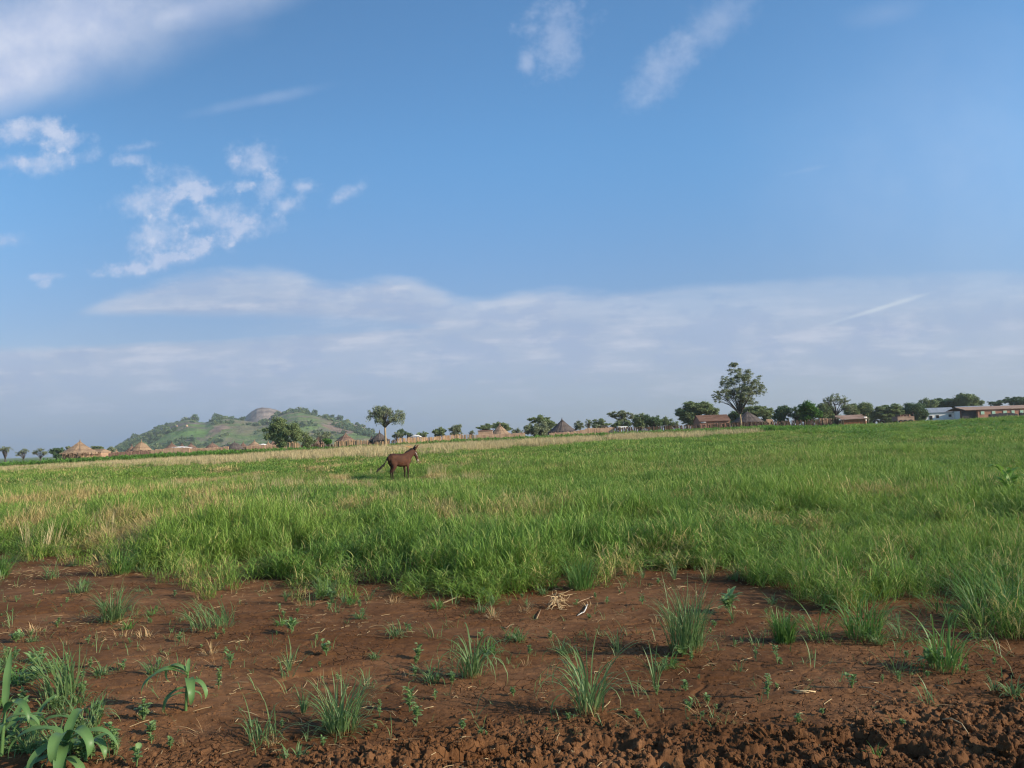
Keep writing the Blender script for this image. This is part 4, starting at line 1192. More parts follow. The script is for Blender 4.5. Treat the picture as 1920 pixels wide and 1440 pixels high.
tree('round_bush', 'grey green bush behind the vivid green one', 'bush', 612, 125, [(612, 815, 12, 8)], 'leaf_grey', 0.10, 1.0, 'round', 0.08, None, 'bark', G1, 9)
FT = [  # u, y, ellipses, mat, style, label
    (746, 150, [(745, 815, 12, 6)], 'leaf_grey', 'round', 'low grey bush just right of the weeping tree trunk'),
    (752, 190, [(752, 811, 9, 6)], 'leaf_dark', 'round', 'dark small tree showing behind the straw fence near the weeping tree'),
    (765, 190, [(767, 815, 8, 5)], 'leaf_olive', 'round', 'small flat bush behind the first straw fence panel'),
    (795, 180, [(793, 814, 16, 5)], 'leaf_olive', 'round', 'long low bush behind the middle of the straw fence'),
    (823, 150, [(822, 810, 14, 7), (830, 807, 9, 6)], 'leaf_olive', 'round', 'rounded green tree left of the ball shaped tree'),
    (855, 150, [(855, 803, 12, 8), (854, 806, 13, 6)], 'leaf_grey', 'round', 'ball shaped grey tree standing alone on the skyline'),
    (883, 160, [(884, 811, 7, 4)], 'leaf_grey', 'airy', 'little pale tree at the end of the straw fence'),
    (910, 150, [(908, 802, 14, 8)], 'leaf_olive', 'umbrella', 'flat topped tree behind the small mud house'),
    (932, 155, [(932, 799, 18, 9), (948, 803, 10, 8)], 'leaf_olive', 'umbrella', 'domed tree behind the pale pointed hut'),
    (970, 130, [(968, 812, 14, 8)], 'leaf_grey', 'round', 'pale shrub right of the pale pointed hut'),
    (1010, 140, [(1014, 789, 22, 10), (1030, 798, 14, 10)], 'leaf_olive', 'umbrella', 'wide acacia left of the dark conical hut'),
    (1002, 118, [(1000, 805, 20, 12), (1020, 806, 16, 12), (990, 802, 8, 8)], 'leaf_grey', 'round', 'big pale shrub in front of the wide acacia'),
    (1072, 160, [(1086, 796, 9, 7)], 'leaf_grey', 'round', 'grey tree right beside the dark conical hut'),
    (1104, 170, [(1104, 793, 10, 8)], 'leaf_grey', 'airy', 'thin pale tree between two round ones behind the mud wall'),
    (1125, 150, [(1126, 795, 18, 9)], 'leaf_olive', 'umbrella', 'dome shaped acacia left of the umbrella acacia'),
    (1163, 145, [(1164, 777, 20, 9), (1152, 780, 10, 6), (1178, 782, 10, 6)], 'leaf_grey', 'umbrella', 'umbrella acacia rising over the mud wall'),
    (1160, 135, [(1160, 796, 14, 8), (1176, 794, 10, 8)], 'leaf_olive', 'round', 'pale bushes under the umbrella acacia'),
    (1200, 150, [(1198, 790, 14, 11), (1203, 782, 10, 6)], 'leaf_olive', 'round', 'olive tree between the umbrella acacia and a dark round tree'),
    (1222, 140, [(1222, 787, 15, 10), (1228, 792, 14, 8)], 'leaf_dark', 'round', 'dark round tree above the brown mud wall'),
    (1248, 160, [(1248, 792, 12, 8), (1262, 796, 10, 6)], 'leaf_olive', 'round', 'low tree left of the broad spreading acacia'),
    (1305, 150, [(1306, 766, 30, 14), (1285, 776, 18, 14), (1330, 772, 20, 12), (1300, 784, 26, 12)], 'leaf_olive', 'umbrella', 'broad spreading acacia behind the long reddish roof'),
    (1376, 140, [(1378, 782, 14, 10), (1366, 786, 8, 8)], 'leaf_dark', 'round', 'dark tree behind the foot of the tallest tree'),
    (1415, 150, [(1410, 775, 22, 14), (1432, 774, 14, 12), (1440, 783, 10, 8)], 'leaf_olive', 'umbrella', 'feathery acacia beyond the dark grey roof'),
    (1467, 118, [(1468, 774, 15, 12), (1460, 782, 12, 8), (1475, 768, 9, 7)], 'leaf_dark', 'round', 'dark dense tree behind the stick fence'),
    (1494, 120, [(1495, 770, 9, 10), (1498, 780, 12, 9)], 'leaf_dark', 'round', 'small dark tree between the dark dense and the bright green tree'),
    (1512, 116, [(1514, 768, 16, 13), (1522, 778, 18, 10), (1506, 762, 8, 7)], 'leaf_bright', 'round', 'bright green dense tree behind the stick fence'),
    (1548, 150, [(1545, 770, 16, 14), (1556, 782, 18, 10)], 'leaf_olive', 'round', 'dark grey tree behind the bright green one'),
    (1567, 112, [(1567, 746, 20, 9), (1552, 752, 14, 9), (1582, 752, 14, 9), (1592, 764, 12, 8)], 'leaf_grey', 'airy', 'forked grey tree with a thin dark trunk beside the red shed'),
    (1600, 160, [(1595, 768, 16, 12), (1610, 775, 16, 10)], 'leaf_olive', 'round', 'olive tree behind the red shed'),
    (1622, 160, [(1620, 768, 15, 13), (1632, 778, 12, 10)], 'leaf_olive', 'round', 'rounded tree right behind the end of the red shed'),
    (1663, 160, [(1664, 768, 22, 12), (1655, 780, 20, 12), (1680, 776, 14, 10)], 'leaf_olive', 'umbrella', 'domed tree behind the old tyres'),
    (1712, 165, [(1711, 771, 22, 14), (1725, 780, 14, 10), (1700, 781, 14, 9)], 'leaf_dark', 'round', 'dark drooping tree behind the brown trailer'),
    (1740, 215, [(1742, 757, 16, 9), (1735, 764, 14, 8)], 'leaf_olive', 'round', 'olive tree over the roof of the white shed'),
    (1775, 220, [(1772, 755, 22, 10), (1790, 760, 20, 12), (1760, 762, 18, 10)], 'leaf_dark', 'umbrella', 'wide dark tree behind the gap between the white sheds'),
    (1812, 215, [(1812, 750, 18, 11), (1826, 756, 16, 9), (1805, 742, 7, 5)], 'leaf_olive', 'round', 'tallest dark tree behind the grey roofed shed'),
    (1868, 230, [(1868, 756, 16, 5)], 'leaf_dark', 'umbrella', 'low treetops showing over the brick building near its middle'),
    (1905, 230, [(1900, 752, 22, 8), (1922, 752, 16, 8)], 'leaf_dark', 'umbrella', 'dark treetops over the far end of the brick building'),
    (10, 150, [(14, 841, 10, 6), (4, 842, 8, 5)], 'leaf_grey', 'airy', 'spindly flat topped tree nearest the frame edge'),
    (45, 160, [(46, 845, 9, 5), (36, 850, 8, 5)], 'leaf_grey', 'airy', 'second spindly tree over the green crop'),
    (76, 160, [(76, 843, 6, 4), (84, 849, 9, 4), (66, 848, 5, 4)], 'leaf_grey', 'airy', 'spindly forked tree left of the bushy one'),
    (105, 140, [(104, 847, 14, 8), (115, 845, 8, 6)], 'leaf_dark', 'round', 'bushy dark tree touching the ragged thatched hut'),
    (108, 98, [(108, 857, 9, 5)], 'leaf_dark', 'round', 'dark low bush at the foot of the ragged thatched hut'),
    (180, 150, [(184, 840, 13, 5)], 'leaf_olive', 'umbrella', 'flat treetop over the low thatched shelter'),
    (128, 150, [(128, 839, 5, 3)], 'leaf_grey', 'airy', 'thin twigs of a tree beside the ragged hut roof'),
    (207, 160, [(208, 842, 8, 5)], 'leaf_grey', 'round', 'small grey tree between the two pointed huts'),
    (1165, 128, [(1120, 800, 8, 5)], 'leaf_grey', 'round', 'grey bush low behind the tan mud wall'),
]
for i, (u, yy, el, mt, st, lb) in enumerate(FT):
    nm = {'round': 'tree', 'umbrella': 'acacia_tree', 'airy': 'thin_tree'}[st]
    if 'bush' in lb or 'shrub' in lb: nm = 'bush'
    tree(nm, lb, 'bush' if nm == 'bush' else 'tree', u, yy, el, mt, 0.12 if yy < 180 else 0.17, 1.0 if st != 'airy' else 1.3, st, 0.14 if yy < 180 else 0.2, None, 'bark' if st != 'airy' else 'bark_dark', G1, 20 + i)

# ------------------------------------------------------------------ village
def thatch_mat(name, ca, cb):
    m, n, o = new_mat(name); v = obj_vec(n); x, y, z = sep(n, v)
    ang = n.nodes.new('ShaderNodeMath'); ang.operation = 'ARCTAN2'; n.links.new(y.s, ang.inputs[0]); n.links.new(x.s, ang.inputs[1])
    a = X(n, ang.outputs[0]); vec = comb(n, a * 7.0, z * 1.6, 0.0)
    f = noise(n, vec, 3.0, 6, 0.65); g_ = noise(n, v, 1.6, 4, 0.6)
    ring = (z * 9.0)._m('SINE').step(0.55, 1.0) * 0.35
    c = mix(n, f.step(0.3, 0.7), ca, cb); c = mix(n, g_.step(0.45, 0.7) * 0.5, c, (ca[0] * 0.6, ca[1] * 0.6, ca[2] * 0.65)); c = mix(n, ring, c, (ca[0] * 0.55, ca[1] * 0.5, ca[2] * 0.5))
    n.links.new(principled(n, c, 0.95, 0.1, 0, bump(n, f + ring * -0.6, 0.8, 0.06)).outputs[0], o.inputs[0]); return m


M['thatch_light'] = thatch_mat('pale_thatch', (0.25, 0.165, 0.105), (0.38, 0.26, 0.165))
M['thatch_brown'] = thatch_mat('brown_thatch', (0.15, 0.095, 0.070), (0.26, 0.165, 0.12))
M['thatch_dark'] = thatch_mat('dark_thatch', (0.085, 0.068, 0.062), (0.15, 0.12, 0.105))
M['mud'] = simple_mat('mud_wall', (0.36, 0.22, 0.14), (0.50, 0.33, 0.21), 1.2, 0.95, bdist=0.05)
M['mud_brown'] = simple_mat('brown_mud', (0.20, 0.115, 0.08), (0.32, 0.19, 0.13), 1.5, 0.95, stretch=(3, 1, 1), bdist=0.05)
M['reed'] = simple_mat('reed_fence', (0.36, 0.22, 0.12), (0.58, 0.38, 0.22), 5, 0.9, stretch=(3, 3, 0.3), bdist=0.04)
M['sticks'] = simple_mat('stick_fence', (0.07, 0.045, 0.032), (0.20, 0.12, 0.08), 5, 0.9, stretch=(3, 3, 0.3), bdist=0.04)
M['white'] = simple_mat('white_paint', (0.74, 0.70, 0.64), (0.86, 0.82, 0.76), 0.9, 0.7, stretch=(1, 1, 0.4))
M['grey_roof'] = simple_mat('grey_metal_roof', (0.26, 0.28, 0.30), (0.36, 0.38, 0.41), 0.8, 0.45, 0.4, stretch=(3, 0.3, 1), metallic=0.3)
M['dark_opening'] = simple_mat('dark_shutter', (0.02, 0.02, 0.02), (0.035, 0.03, 0.03), 3)  # near-black colour stands for the shade inside doors and windows
M['dark_wall'] = simple_mat('dark_sheet', (0.035, 0.033, 0.036), (0.055, 0.050, 0.052), 1.5, 0.8)  # near-black; on the brick building's side wall it includes painted shade
M['green_shutter'] = simple_mat('pale_green_shutter', (0.40, 0.60, 0.46), (0.50, 0.68, 0.54), 4)
M['rust'] = simple_mat('rusty_sheet', (0.22, 0.085, 0.045), (0.36, 0.15, 0.075), 2.5, 0.8, stretch=(3, 3, 0.4))
M['old_roof'] = simple_mat('weathered_stalk_roof', (0.17, 0.095, 0.070), (0.28, 0.165, 0.125), 1.8, 0.95, stretch=(0.5, 2.5, 2.5), bdist=0.06)
M['plank'] = simple_mat('weathered_plank', (0.24, 0.15, 0.11), (0.40, 0.27, 0.20), 2.5, 0.85, stretch=(0.6, 3, 3))
M['tyre'] = simple_mat('tyre', (0.015, 0.015, 0.015), (0.035, 0.032, 0.03), 9, 0.8)
M['tarp'] = simple_mat('pale_tarp', (0.60, 0.55, 0.50), (0.74, 0.70, 0.66), 2, 0.7)


def brick_mat():
    m, n, o = new_mat('red_brick'); v = obj_vec(n); b = n.nodes.new('ShaderNodeTexBrick'); x, y, z = sep(n, v)
    n.links.new(comb(n, x + y, z), b.inputs[0]); b.inputs['Scale'].default_value = 4.0
    b.inputs['Color1'].default_value = (0.36, 0.15, 0.09, 1); b.inputs['Color2'].default_value = (0.27, 0.11, 0.07, 1); b.inputs['Mortar'].default_value = (0.36, 0.27, 0.21, 1)
    b.inputs['Mortar Size'].default_value = 0.015
    c = mix(n, noise(n, v, 0.8, 5, 0.6).step(0.4, 0.7) * 0.45, b.outputs[0], (0.44, 0.27, 0.19))
    n.links.new(principled(n, c, 0.9, 0.15, 0, bump(n, noise(n, v, 6, 4), 0.4, 0.02)).outputs[0], o.inputs[0]); return m


M['brick'] = brick_mat()
rv = np.random.default_rng(5)


def hut(label, u, y, apex, half, eave, mat='thatch_brown', wall='mud', conc=0.12, ragged=0.05, fin=0.35, fringe=0.0, group='round thatched huts of the village', wallr=0.82):
    k = y / FPX; base = col_at(u, y); rad = half * k
    za = at(u, apex, y).z - base.z; ze = max(0.7, at(u, eave, y).z - base.z)
    t = thing('thatched_hut', label, 'hut', base, float(rv.uniform(0, 6)), group)
    H = za - ze; prof = []; N = 18
    for i in range(N + 1):
        s = i / N; r = rad * (1 - s) ** (1 + conc) * 1.0 + 0.05; stepd = 0.035 * rad * ((i % 3) / 3.0)
        prof.append((r + stepd * (1 - s), ze + H * s))
    ph = rv.uniform(0, 6, 8)
    def wob(i, kk, a):
        e = sum(math.sin(a * (3 + 5 * q) + ph[q]) for q in range(4)) * 0.012 * rad
        j = float(rv.normal(0, 1)) * ragged * (0.22 if i > 0 else 1.0)
        return (e + j * 0.5, j * (1.0 if i == 0 else 0.35))
    under = [(wallr * rad * 0.9, ze + 0.05)]
    mb = MB().lathe(under + prof, 44, wob=lambda i, kk, a: (0, 0) if i == 0 else wob(i - 1, kk, a))
    if fringe:
        for i in range(150):
            a = rv.uniform(0, 6.28); r = rad * rv.uniform(0.85, 1.06); x0, y0 = r * math.cos(a), r * math.sin(a); L = fringe * rv.uniform(0.5, 1.3)
            mb.tube([(x0 * 0.97, y0 * 0.97, ze + 0.2), (x0, y0, ze + 0.05), (x0 * 1.03 + rv.normal(0, 0.05), y0 * 1.03 + rv.normal(0, 0.05), ze - L)], [0.05, 0.045, 0.015], 4)
    rf = mb.build('roof', M[mat], parent=t)
    MB().tube([(0, 0, za - 0.25), (0.01, 0, za), (0.03, 0, za + fin * 0.6), (0.02, 0.01, za + fin)], [0.10, 0.10, 0.05, 0.015], 7).build('finial', M[mat], parent=rf, smooth=True)
    MB().lathe([(rad * wallr, -0.3), (rad * wallr * 1.01, ze * 0.5), (rad * wallr * 0.99, ze + 0.12)], 36, wob=lambda i, kk, a: (0.02 * math.sin(9 * a), 0)).build('wall', M[wall], parent=t, smooth=True)
    mbd = MB(); a0 = -1.2 - t.rotation_euler.z
    rw = rad * wallr * 1.02
    mbd.box((rw * math.cos(a0), rw * math.sin(a0), ze * 0.45), (0.12, min(0.8, rad * 0.5), ze * 0.85), a0).build('door', M['dark_opening'], parent=t)
    return t


hut('big thatched hut with a ragged straw skirt at the edge of the village', 150, 108, 828, 33, 851, 'thatch_light', 'reed', 0.15, 0.10, 0.35, 0.55)
hut('tan thatched hut with a tall conical roof and a dark low wall', 265, 112, 829, 18, 845, 'thatch_light', 'mud_brown', -0.3, 0.05, 0.4)
hut('brown roof tucked against the tan conical hut', 247, 128, 836, 12, 847, 'thatch_brown')
hut('tiny straw cone standing between the two biggest pale huts', 218, 130, 844, 5, 850, 'thatch_light', 'mud', 0.1, 0.02, 0.2)
hut('brown hut in front of the left foot of the hill', 322, 150, 831, 15, 842, 'thatch_brown')
hut('small brown roof behind the two larger ones under the hill', 341, 165, 833, 9, 840, 'thatch_brown')
hut('brown hut with a rounded roof over the pale tarp', 358, 150, 832, 14, 842, 'thatch_brown')
hut('brown hut with a domed roof standing by itself under the hill', 398, 150, 831, 15, 842, 'thatch_brown', conc=-0.25)
hut('wide dark hut with a low domed roof', 440, 140, 830, 18, 843, 'thatch_dark', conc=-0.35)
hut('small roof tight behind the wide dark hut', 456, 150, 830, 9, 839, 'thatch_brown')
hut('light brown steep cone below the rock slab of the hill', 477, 150, 827, 15, 838, 'thatch_light')
hut('small pale cone between the steep cone and the large bushy tree', 503, 150, 829, 7, 836, 'thatch_light')
hut('brown roof half hidden behind the large bushy tree', 512, 160, 827, 14, 838, 'thatch_brown')
hut('steep brown roof right of the large bushy tree', 597, 130, 818, 12, 832, 'thatch_brown')
hut('wide brown hut behind a reed fence left of the weeping tree', 648, 115, 813, 20, 828, 'thatch_brown', 'reed', fin=0.2)
hut('dark brown hut right at the trunk of the weeping tree', 712, 98, 812, 18, 827, 'thatch_dark', 'reed', -0.15, 0.08, 0.45, 0.3)
hut('dark roof edge just left of the hut at the weeping tree', 697, 125, 820, 7, 828, 'thatch_dark')
hut('small brown cone behind the mud house', 913, 150, 804, 8, 811, 'thatch_brown')
hut('pale steep pointed hut in front of a domed tree', 938, 125, 797, 18, 814, 'thatch_light', 'mud', 0.0, 0.03, 0.5)
hut('dark conical hut with a knobbed peak, the darkest of them, on the rise', 1055, 110, 787, 27, 811, 'thatch_dark', 'mud', 0.05, 0.06, 0.35, 0.25)
hut('large dark grey roof behind the foot of the tallest tree', 1403, 128, 772, 29, 792, 'thatch_dark', 'mud_brown', -0.1, 0.05, 0.2)


def stalk_wall(name, label, cat, pts, y, mat, jag=0.10, dia=0.07, depth=0.08, group=None, y2=None, posts=0):
    """upright stalks side by side; pts = (u, top v)"""
    us = [p[0] for p in pts]; vsx = [p[1] for p in pts]; y2 = y if y2 is None else y2
    u0, u1 = us[0], us[-1]; n = max(3, int((u1 - u0) * y / FPX / dia)); base = col_at(u0, y); mb = MB()
    for i in range(n):
        f = (i + 0.5) / n; u = u0 + (u1 - u0) * f; yy = y + (y2 - y) * f
        gp = col_at(u, yy); zt = at(u, float(np.interp(u, us, vsx)), yy).z + (float(rv.normal(0, 0.6)) + 1.0 * float(vnoise(i * 0.06, 0.5, 7))) * jag
        h = max(0.3, zt - gp.z); c = gp - base
        tilt = Matrix.Rotation(float(rv.normal(0, 0.05 if mat == 'reed' else 0.16)), 3, 'Y') @ Matrix.Rotation(float(rv.uniform(-0.4, 0.4)), 3, 'Z')
        mb.box((c.x, c.y + float(rv.normal(0, 0.03)), c.z + h / 2 - 0.1), (dia * 1.15, depth * float(rv.uniform(0.7, 1.3)), h + 0.2), M=tilt, taper=0.85)
    o = thing(name, label, cat, base, 0, group)
    mb.build('panel', M[mat], parent=o)
    for i in range(posts):
        f = (i + 0.5) / posts; u = u0 + (u1 - u0) * f; yy = y + (y2 - y) * f; gp = col_at(u, yy); zt = at(u, float(np.interp(u, us, vsx)), yy).z
        c = gp - base
        MB().tube([(c.x, c.y - 0.14, c.z - 0.2), (c.x + 0.02, c.y - 0.14, zt - base.z + 0.05)], [0.045, 0.03], 6).build('post', M['bark'], parent=o, smooth=True)
    return o


def mud_wall(label, pts, y, mat='mud', thick=0.3, group='low walls around the village yards', y2=None):
    us = [p[0] for p in pts]; vsx = [p[1] for p in pts]; y2 = y if y2 is None else y2
    n = max(6, int((us[-1] - us[0]) / 1.6)); base = col_at(us[0], y); vs = []; fs = []
    for i in range(n + 1):
        f = i / n; u = us[0] + (us[-1] - us[0]) * f; yy = y + (y2 - y) * f; gp = col_at(u, yy) - base
        zt = at(u, float(np.interp(u, us, vsx)), yy).z - base.z + float(rv.normal(0, 1)) * 0.03
        zt = max(zt, gp.z + 0.3)
        for dy, z in ((-thick / 2, gp.z - 0.3), (-thick / 2, zt - 0.04), (0, zt), (thick / 2, zt - 0.04), (thick / 2, gp.z - 0.3)): vs.append((gp.x, gp.y + dy + float(rv.normal(0, 0.01)), z))
    for i in range(n):
        for q in range(4): fs.append((i * 5 + q, (i + 1) * 5 + q, (i + 1) * 5 + q + 1, i * 5 + q + 1))
    fs += [(0, 1, 2, 3, 4), tuple(n * 5 + q for q in (4, 3, 2, 1, 0))]
    o = MB().add(vs, fs).build('mud_wall', M[mat], loc=base)
    return tag(o, label, 'wall', group)


FG = 'straw and stick fences of the village'
mud_wall('dark low wall under the tan conical hut', [(204, 849), (230, 847), (284, 845)], 108, 'mud_brown')
mud_wall('pale mud wall running from the tan hut to the white tarp', [(284, 844), (320, 840), (356, 839)], 107)
mud_wall('thin mud wall strip under the rounded brown huts', [(356, 841), (400, 839), (428, 837)], 108)
mud_wall('low wall below the light brown steep cone', [(462, 836), (500, 834), (540, 835)], 110)
stalk_wall('straw_fence', 'short pale straw fence at the foot of the large bushy tree', 'fence', [(539, 829), (548, 829), (562, 832)], 100, 'reed', 0.08, group=FG, posts=1)
stalk_wall('straw_fence', 'dark low fence between the large bushy tree and the vivid green bush', 'fence', [(562, 834), (600, 834), (628, 833)], 106, 'sticks', 0.10, group=FG)
stalk_wall('straw_fence', 'reed fence in front of the wide brown hut', 'fence', [(628, 829), (660, 826), (696, 826)], 100, 'reed', 0.10, group=FG, posts=4)
stalk_wall('straw_fence', 'pale straw fence piece wrapped about the hut at the weeping tree', 'fence', [(703, 830), (730, 827)], 92, 'reed', 0.08, group=FG, posts=1)
stalk_wall('straw_fence', 'two dark posts and a gap in the fence right of the weeping tree', 'fence', [(733, 826), (744, 825)], 96, 'sticks', 0.12, group=FG, posts=2)
stalk_wall('straw_fence', 'first bright straw fence right of the weeping tree', 'fence', [(744, 822), (780, 820), (818, 819)], 96, 'reed', 0.05, group=FG, y2=100, posts=3)
stalk_wall('straw_fence', 'second straw fence, browner, left of the ball shaped tree', 'fence', [(818, 818), (845, 816), (866, 814)], 100, 'reed', 0.05, group=FG, y2=103, posts=2)
stalk_wall('straw_fence', 'last bright straw fence ending at a corner by the mud house', 'fence', [(866, 815), (880, 815), (893, 816)], 102, 'reed', 0.06, group=FG, y2=98, posts=1)
mud_wall('pink mud wall between the straw fence and the pale pointed hut', [(893, 815), (930, 814), (985, 811)], 112)
mud_wall('tan wall foot right of the dark conical hut', [(1030, 812), (1070, 809), (1100, 805)], 108)
mud_wall('bright tan mud wall below the round bushes', [(1098, 803), (1130, 802), (1152, 801)], 112)
stalk_wall('stick_fence', 'long brown stalk fence under the dark round tree', 'fence', [(1150, 801), (1200, 801), (1260, 798), (1345, 795)], 108, 'sticks', 0.06, group=FG, posts=9)
stalk_wall('stick_fence', 'dark stick fence in front of the tallest tree', 'fence', [(1338, 794), (1390, 792), (1440, 791)], 103, 'sticks', 0.12, group=FG, posts=5)
stalk_wall('stick_fence', 'rough brushwood fence below the dark dense tree', 'fence', [(1440, 791), (1480, 790), (1520, 788)], 100, 'sticks', 0.16, group=FG, posts=4)
stalk_wall('stick_fence', 'last stretch of brushwood fence ending at the red shed', 'fence', [(1520, 787), (1550, 786), (1572, 786)], 98, 'sticks', 0.14, group=FG, posts=3)

# tarp, tank, low shelter -------------------------------------------------
def slab(name, label, cat, u0, v0, u1, v1, y, mat, depth=1.5, group=None, tilt=0.0):
    a = at(u0, v1, y); b = at(u1, v0, y); g0 = col_at((u0 + u1) / 2, y)
    o = MB().box((0, 0, (a.z + b.z) / 2 - g0.z), (b.x - a.x, depth, b.z - a.z), M=Matrix.Rotation(tilt, 3, 'Y')).build(name, M[mat], loc=g0)
    bv = o.modifiers.new('bevel', 'BEVEL'); bv.width = 0.04; bv.segments = 2
    return tag(o, label, cat, group)


def tarp(label, u0, u1, v, vb, y):
    a = at(u0, vb, y); b = at(u1, vb, y); top = at((u0 + u1) / 2, v, y).z; g0 = col_at((u0 + u1) / 2, y); mb = MB(); vs = []; fs = []; n = 14
    for i in range(n + 1):
        for j in range(5):
            f = i / n; q = j / 4; z = a.z + (top - a.z) * math.sin(math.pi * f) ** 0.6 * math.sin(math.pi * (0.15 + 0.7 * q)) + float(rv.normal(0, 0.02))
            vs.append((a.x + (b.x - a.x) * f - g0.x, -1.0 + 2.0 * q, z - g0.z))
    for i in range(n):
        for j in range(4): fs.append((i * 5 + j, (i + 1) * 5 + j, (i + 1) * 5 + j + 1, i * 5 + j + 1))
    o = mb.add(vs, fs).build('tarp_cover', M['tarp'], smooth=True, loc=g0)
    so = o.modifiers.new('thick', 'SOLIDIFY'); so.thickness = 0.04
    # posts that hold the cloth
    t = thing('tarp_shelter', label, 'tarp shelter', g0); o.parent = t; o.location = (0, 0, 0); o.name = 'tarp'
    for sx in (0.08, 0.92):
        x = a.x + (b.x - a.x) * sx - g0.x
        for yy in (-0.9, 0.9): MB().tube([(x, yy, -0.2), (x, yy, a.z - g0.z)], 0.05, 6).build('post', M['bark'], parent=t)
    return t


tarp('shelter with a pale tarp roof on the mud wall under the hill', 322, 356, 837, 841, 109)
tarp('small white cloth roof beside the light brown steep cone', 488, 498, 832, 835, 112)
tarp('bluish white tarp hump behind the first bright straw fence', 770, 790, 815, 820, 112)


def shelter(label, u0, u1, vt, ve, y, mat='thatch_light', cat='shelter', wall='mud'):
    """low long thatched shelter: hipped roof on a wall"""
    g0 = col_at((u0 + u1) / 2, y); hw = (u1 - u0) * y / FPX / 2; zt = at((u0 + u1) / 2, vt, y).z - g0.z; ze = at((u0 + u1) / 2, ve, y).z - g0.z
    t = thing('thatched_shelter', label, cat, g0)
    MB().add([(-hw, -1.6, ze), (hw, -1.6, ze), (hw, 1.6, ze), (-hw, 1.6, ze), (-hw * 0.7, 0, zt), (hw * 0.7, 0, zt)], [(0, 1, 5, 4), (1, 2, 5), (2, 3, 4, 5), (3, 0, 4), (3, 2, 1, 0)]).build('roof', M[mat], parent=t)
    MB().box((0, 0, ze / 2 - 0.1), (hw * 1.8, 2.7, ze + 0.15)).build('wall', M[wall], parent=t)
    return t


shelter('low thatched shelter leaning on the ragged thatched hut', 172, 200, 842, 848, 110)
# mud house -----------------------------------------------------------------
g0 = col_at(911, 118); t = thing('mud_house', 'small flat roofed pink mud house left of the pale pointed hut', 'house', g0)
w = 26 * 118 / FPX; zt = at(911, 808, 118).z - g0.z
MB().box((0, 0, zt / 2), (w, 2.4, zt)).build('wall', M['mud'], parent=t)
MB().box((0, 0, zt + 0.04), (w + 0.16, 2.56, 0.12)).build('roof', M['mud_brown'], parent=t)
for sx in (-0.28, 0.26): MB().box((sx * w, -1.21, zt * 0.62), (0.3, 0.05, 0.4)).build('window', M['dark_opening'], parent=t)
# long reddish roof -----------------------------------------------------------
g0 = col_at(1335, 125); k = 125 / FPX; hw = 29 * k; t = thing('long_thatched_house', 'long reddish brown roofed house beside the tallest tree', 'house', g0)
zt = at(1335, 778, 125).z - g0.z; ze = at(1335, 790, 125).z - g0.z
mb = MB(); n = 15
for i in range(n):          # overlapping courses of stalks
    f0, f1 = i / n, (i + 1.25) / n
    mb.add([(-hw, -2.4 + 2.4 * f0, ze + (zt - ze) * f0 + 0.05 + 0.04 * (i % 2)), (hw, -2.4 + 2.4 * f0, ze + (zt - ze) * f0 + 0.05 + 0.05 * (i % 2) + float(rv.normal(0, 0.04))), (hw, -2.4 + 2.4 * f1, ze + (zt - ze) * f1), (-hw, -2.4 + 2.4 * f1, ze + (zt - ze) * f1)], [(0, 1, 2, 3)])
mb.add([(-hw, 0, zt), (hw, 0, zt), (hw, 2.4, ze), (-hw, 2.4, ze)], [(0, 1, 2, 3)])
o = mb.build('roof', M['old_roof'], parent=t); so = o.modifiers.new('thick', 'SOLIDIFY'); so.thickness = 0.08
MB().add([(-hw * .96, -2.1, -0.2), (hw * .96, -2.1, -0.2), (hw * .96, 2.1, -0.2), (-hw * .96, 2.1, -0.2), (-hw * .96, -2.1, ze), (hw * .96, -2.1, ze), (hw * .96, 2.1, ze), (-hw * .96, 2.1, ze), (-hw * .96, 0, zt - .1), (hw * .96, 0, zt - .1)],
         [(0, 1, 5, 4), (1, 2, 6, 9, 5), (2, 3, 7, 6), (3, 0, 4, 8, 7)]).build('wall', M['brick'], parent=t)
slab('water_tank', 'white block shaped tank showing over the brown stalk fence', 'water tank', 1158, 799, 1176, 803.5, 112, 'white', 1.4)
slab('fallen_sheet', 'pale flat sheet leaning on the fence below the long reddish house', 'metal sheet', 1316, 791, 1324, 793, 112, 'tarp', 0.6)
mud_wall('pale wall top showing behind the brushwood fence', [(1538, 784.5), (1560, 784.5)], 125, 'mud')
mud_wall('small pale wall far behind the brushwood fence near the dark roof', [(1438, 786), (1450, 786)], 135, 'mud')

# red shed -------------------------------------------------------------------
g0 = col_at(1597, 98); k = 98 / FPX; hw = 25 * k; t = thing('shed', 'rusty red shed with a flat plank roof beside the forked grey tree', 'shed', g0, R(-6))
ze = at(1597, 787, 98).z - g0.z; zt = at(1597, 779, 98).z - g0.z
mb = MB(); n = 26
for i in range(n): mb.box((-hw + 0.35 + (2 * hw - 0.7) * (i + .5) / n, -1.2 + 0.02 * (i % 2), ze / 2 - 0.1), ((2 * hw - 0.7) / n * 1.02, 0.05, ze + 0.2 + float(rv.normal(0, 0.01))))
mb.box((hw - 0.38, 0, ze / 2 - 0.1), (0.06, 2.36, ze + 0.2)); mb.box((-hw + 0.36, 0, ze / 2 - 0.1), (0.06, 2.36, ze + 0.2)); mb.box((0, 1.2, ze / 2 - .1), (2 * hw - .8, .05, ze + .2))
mb.build('wall', M['rust'], parent=t)
mb = MB()
for i in range(9):
    f = i / 9; mb.box((float(rv.normal(0, 0.08)), -1.45 + 2.9 * (i + .5) / 9, ze + 0.06 + (zt - ze) * (i + .5) / 9), (2 * hw + float(rv.normal(0, 0.1)), 0.33, 0.07), M=Matrix.Rotation((zt - ze) / 2.9, 3, 'X') @ Matrix.Rotation(float(rv.normal(0, 0.02)), 3, 'Y'))
mb.build('roof', M['plank'], parent=t)
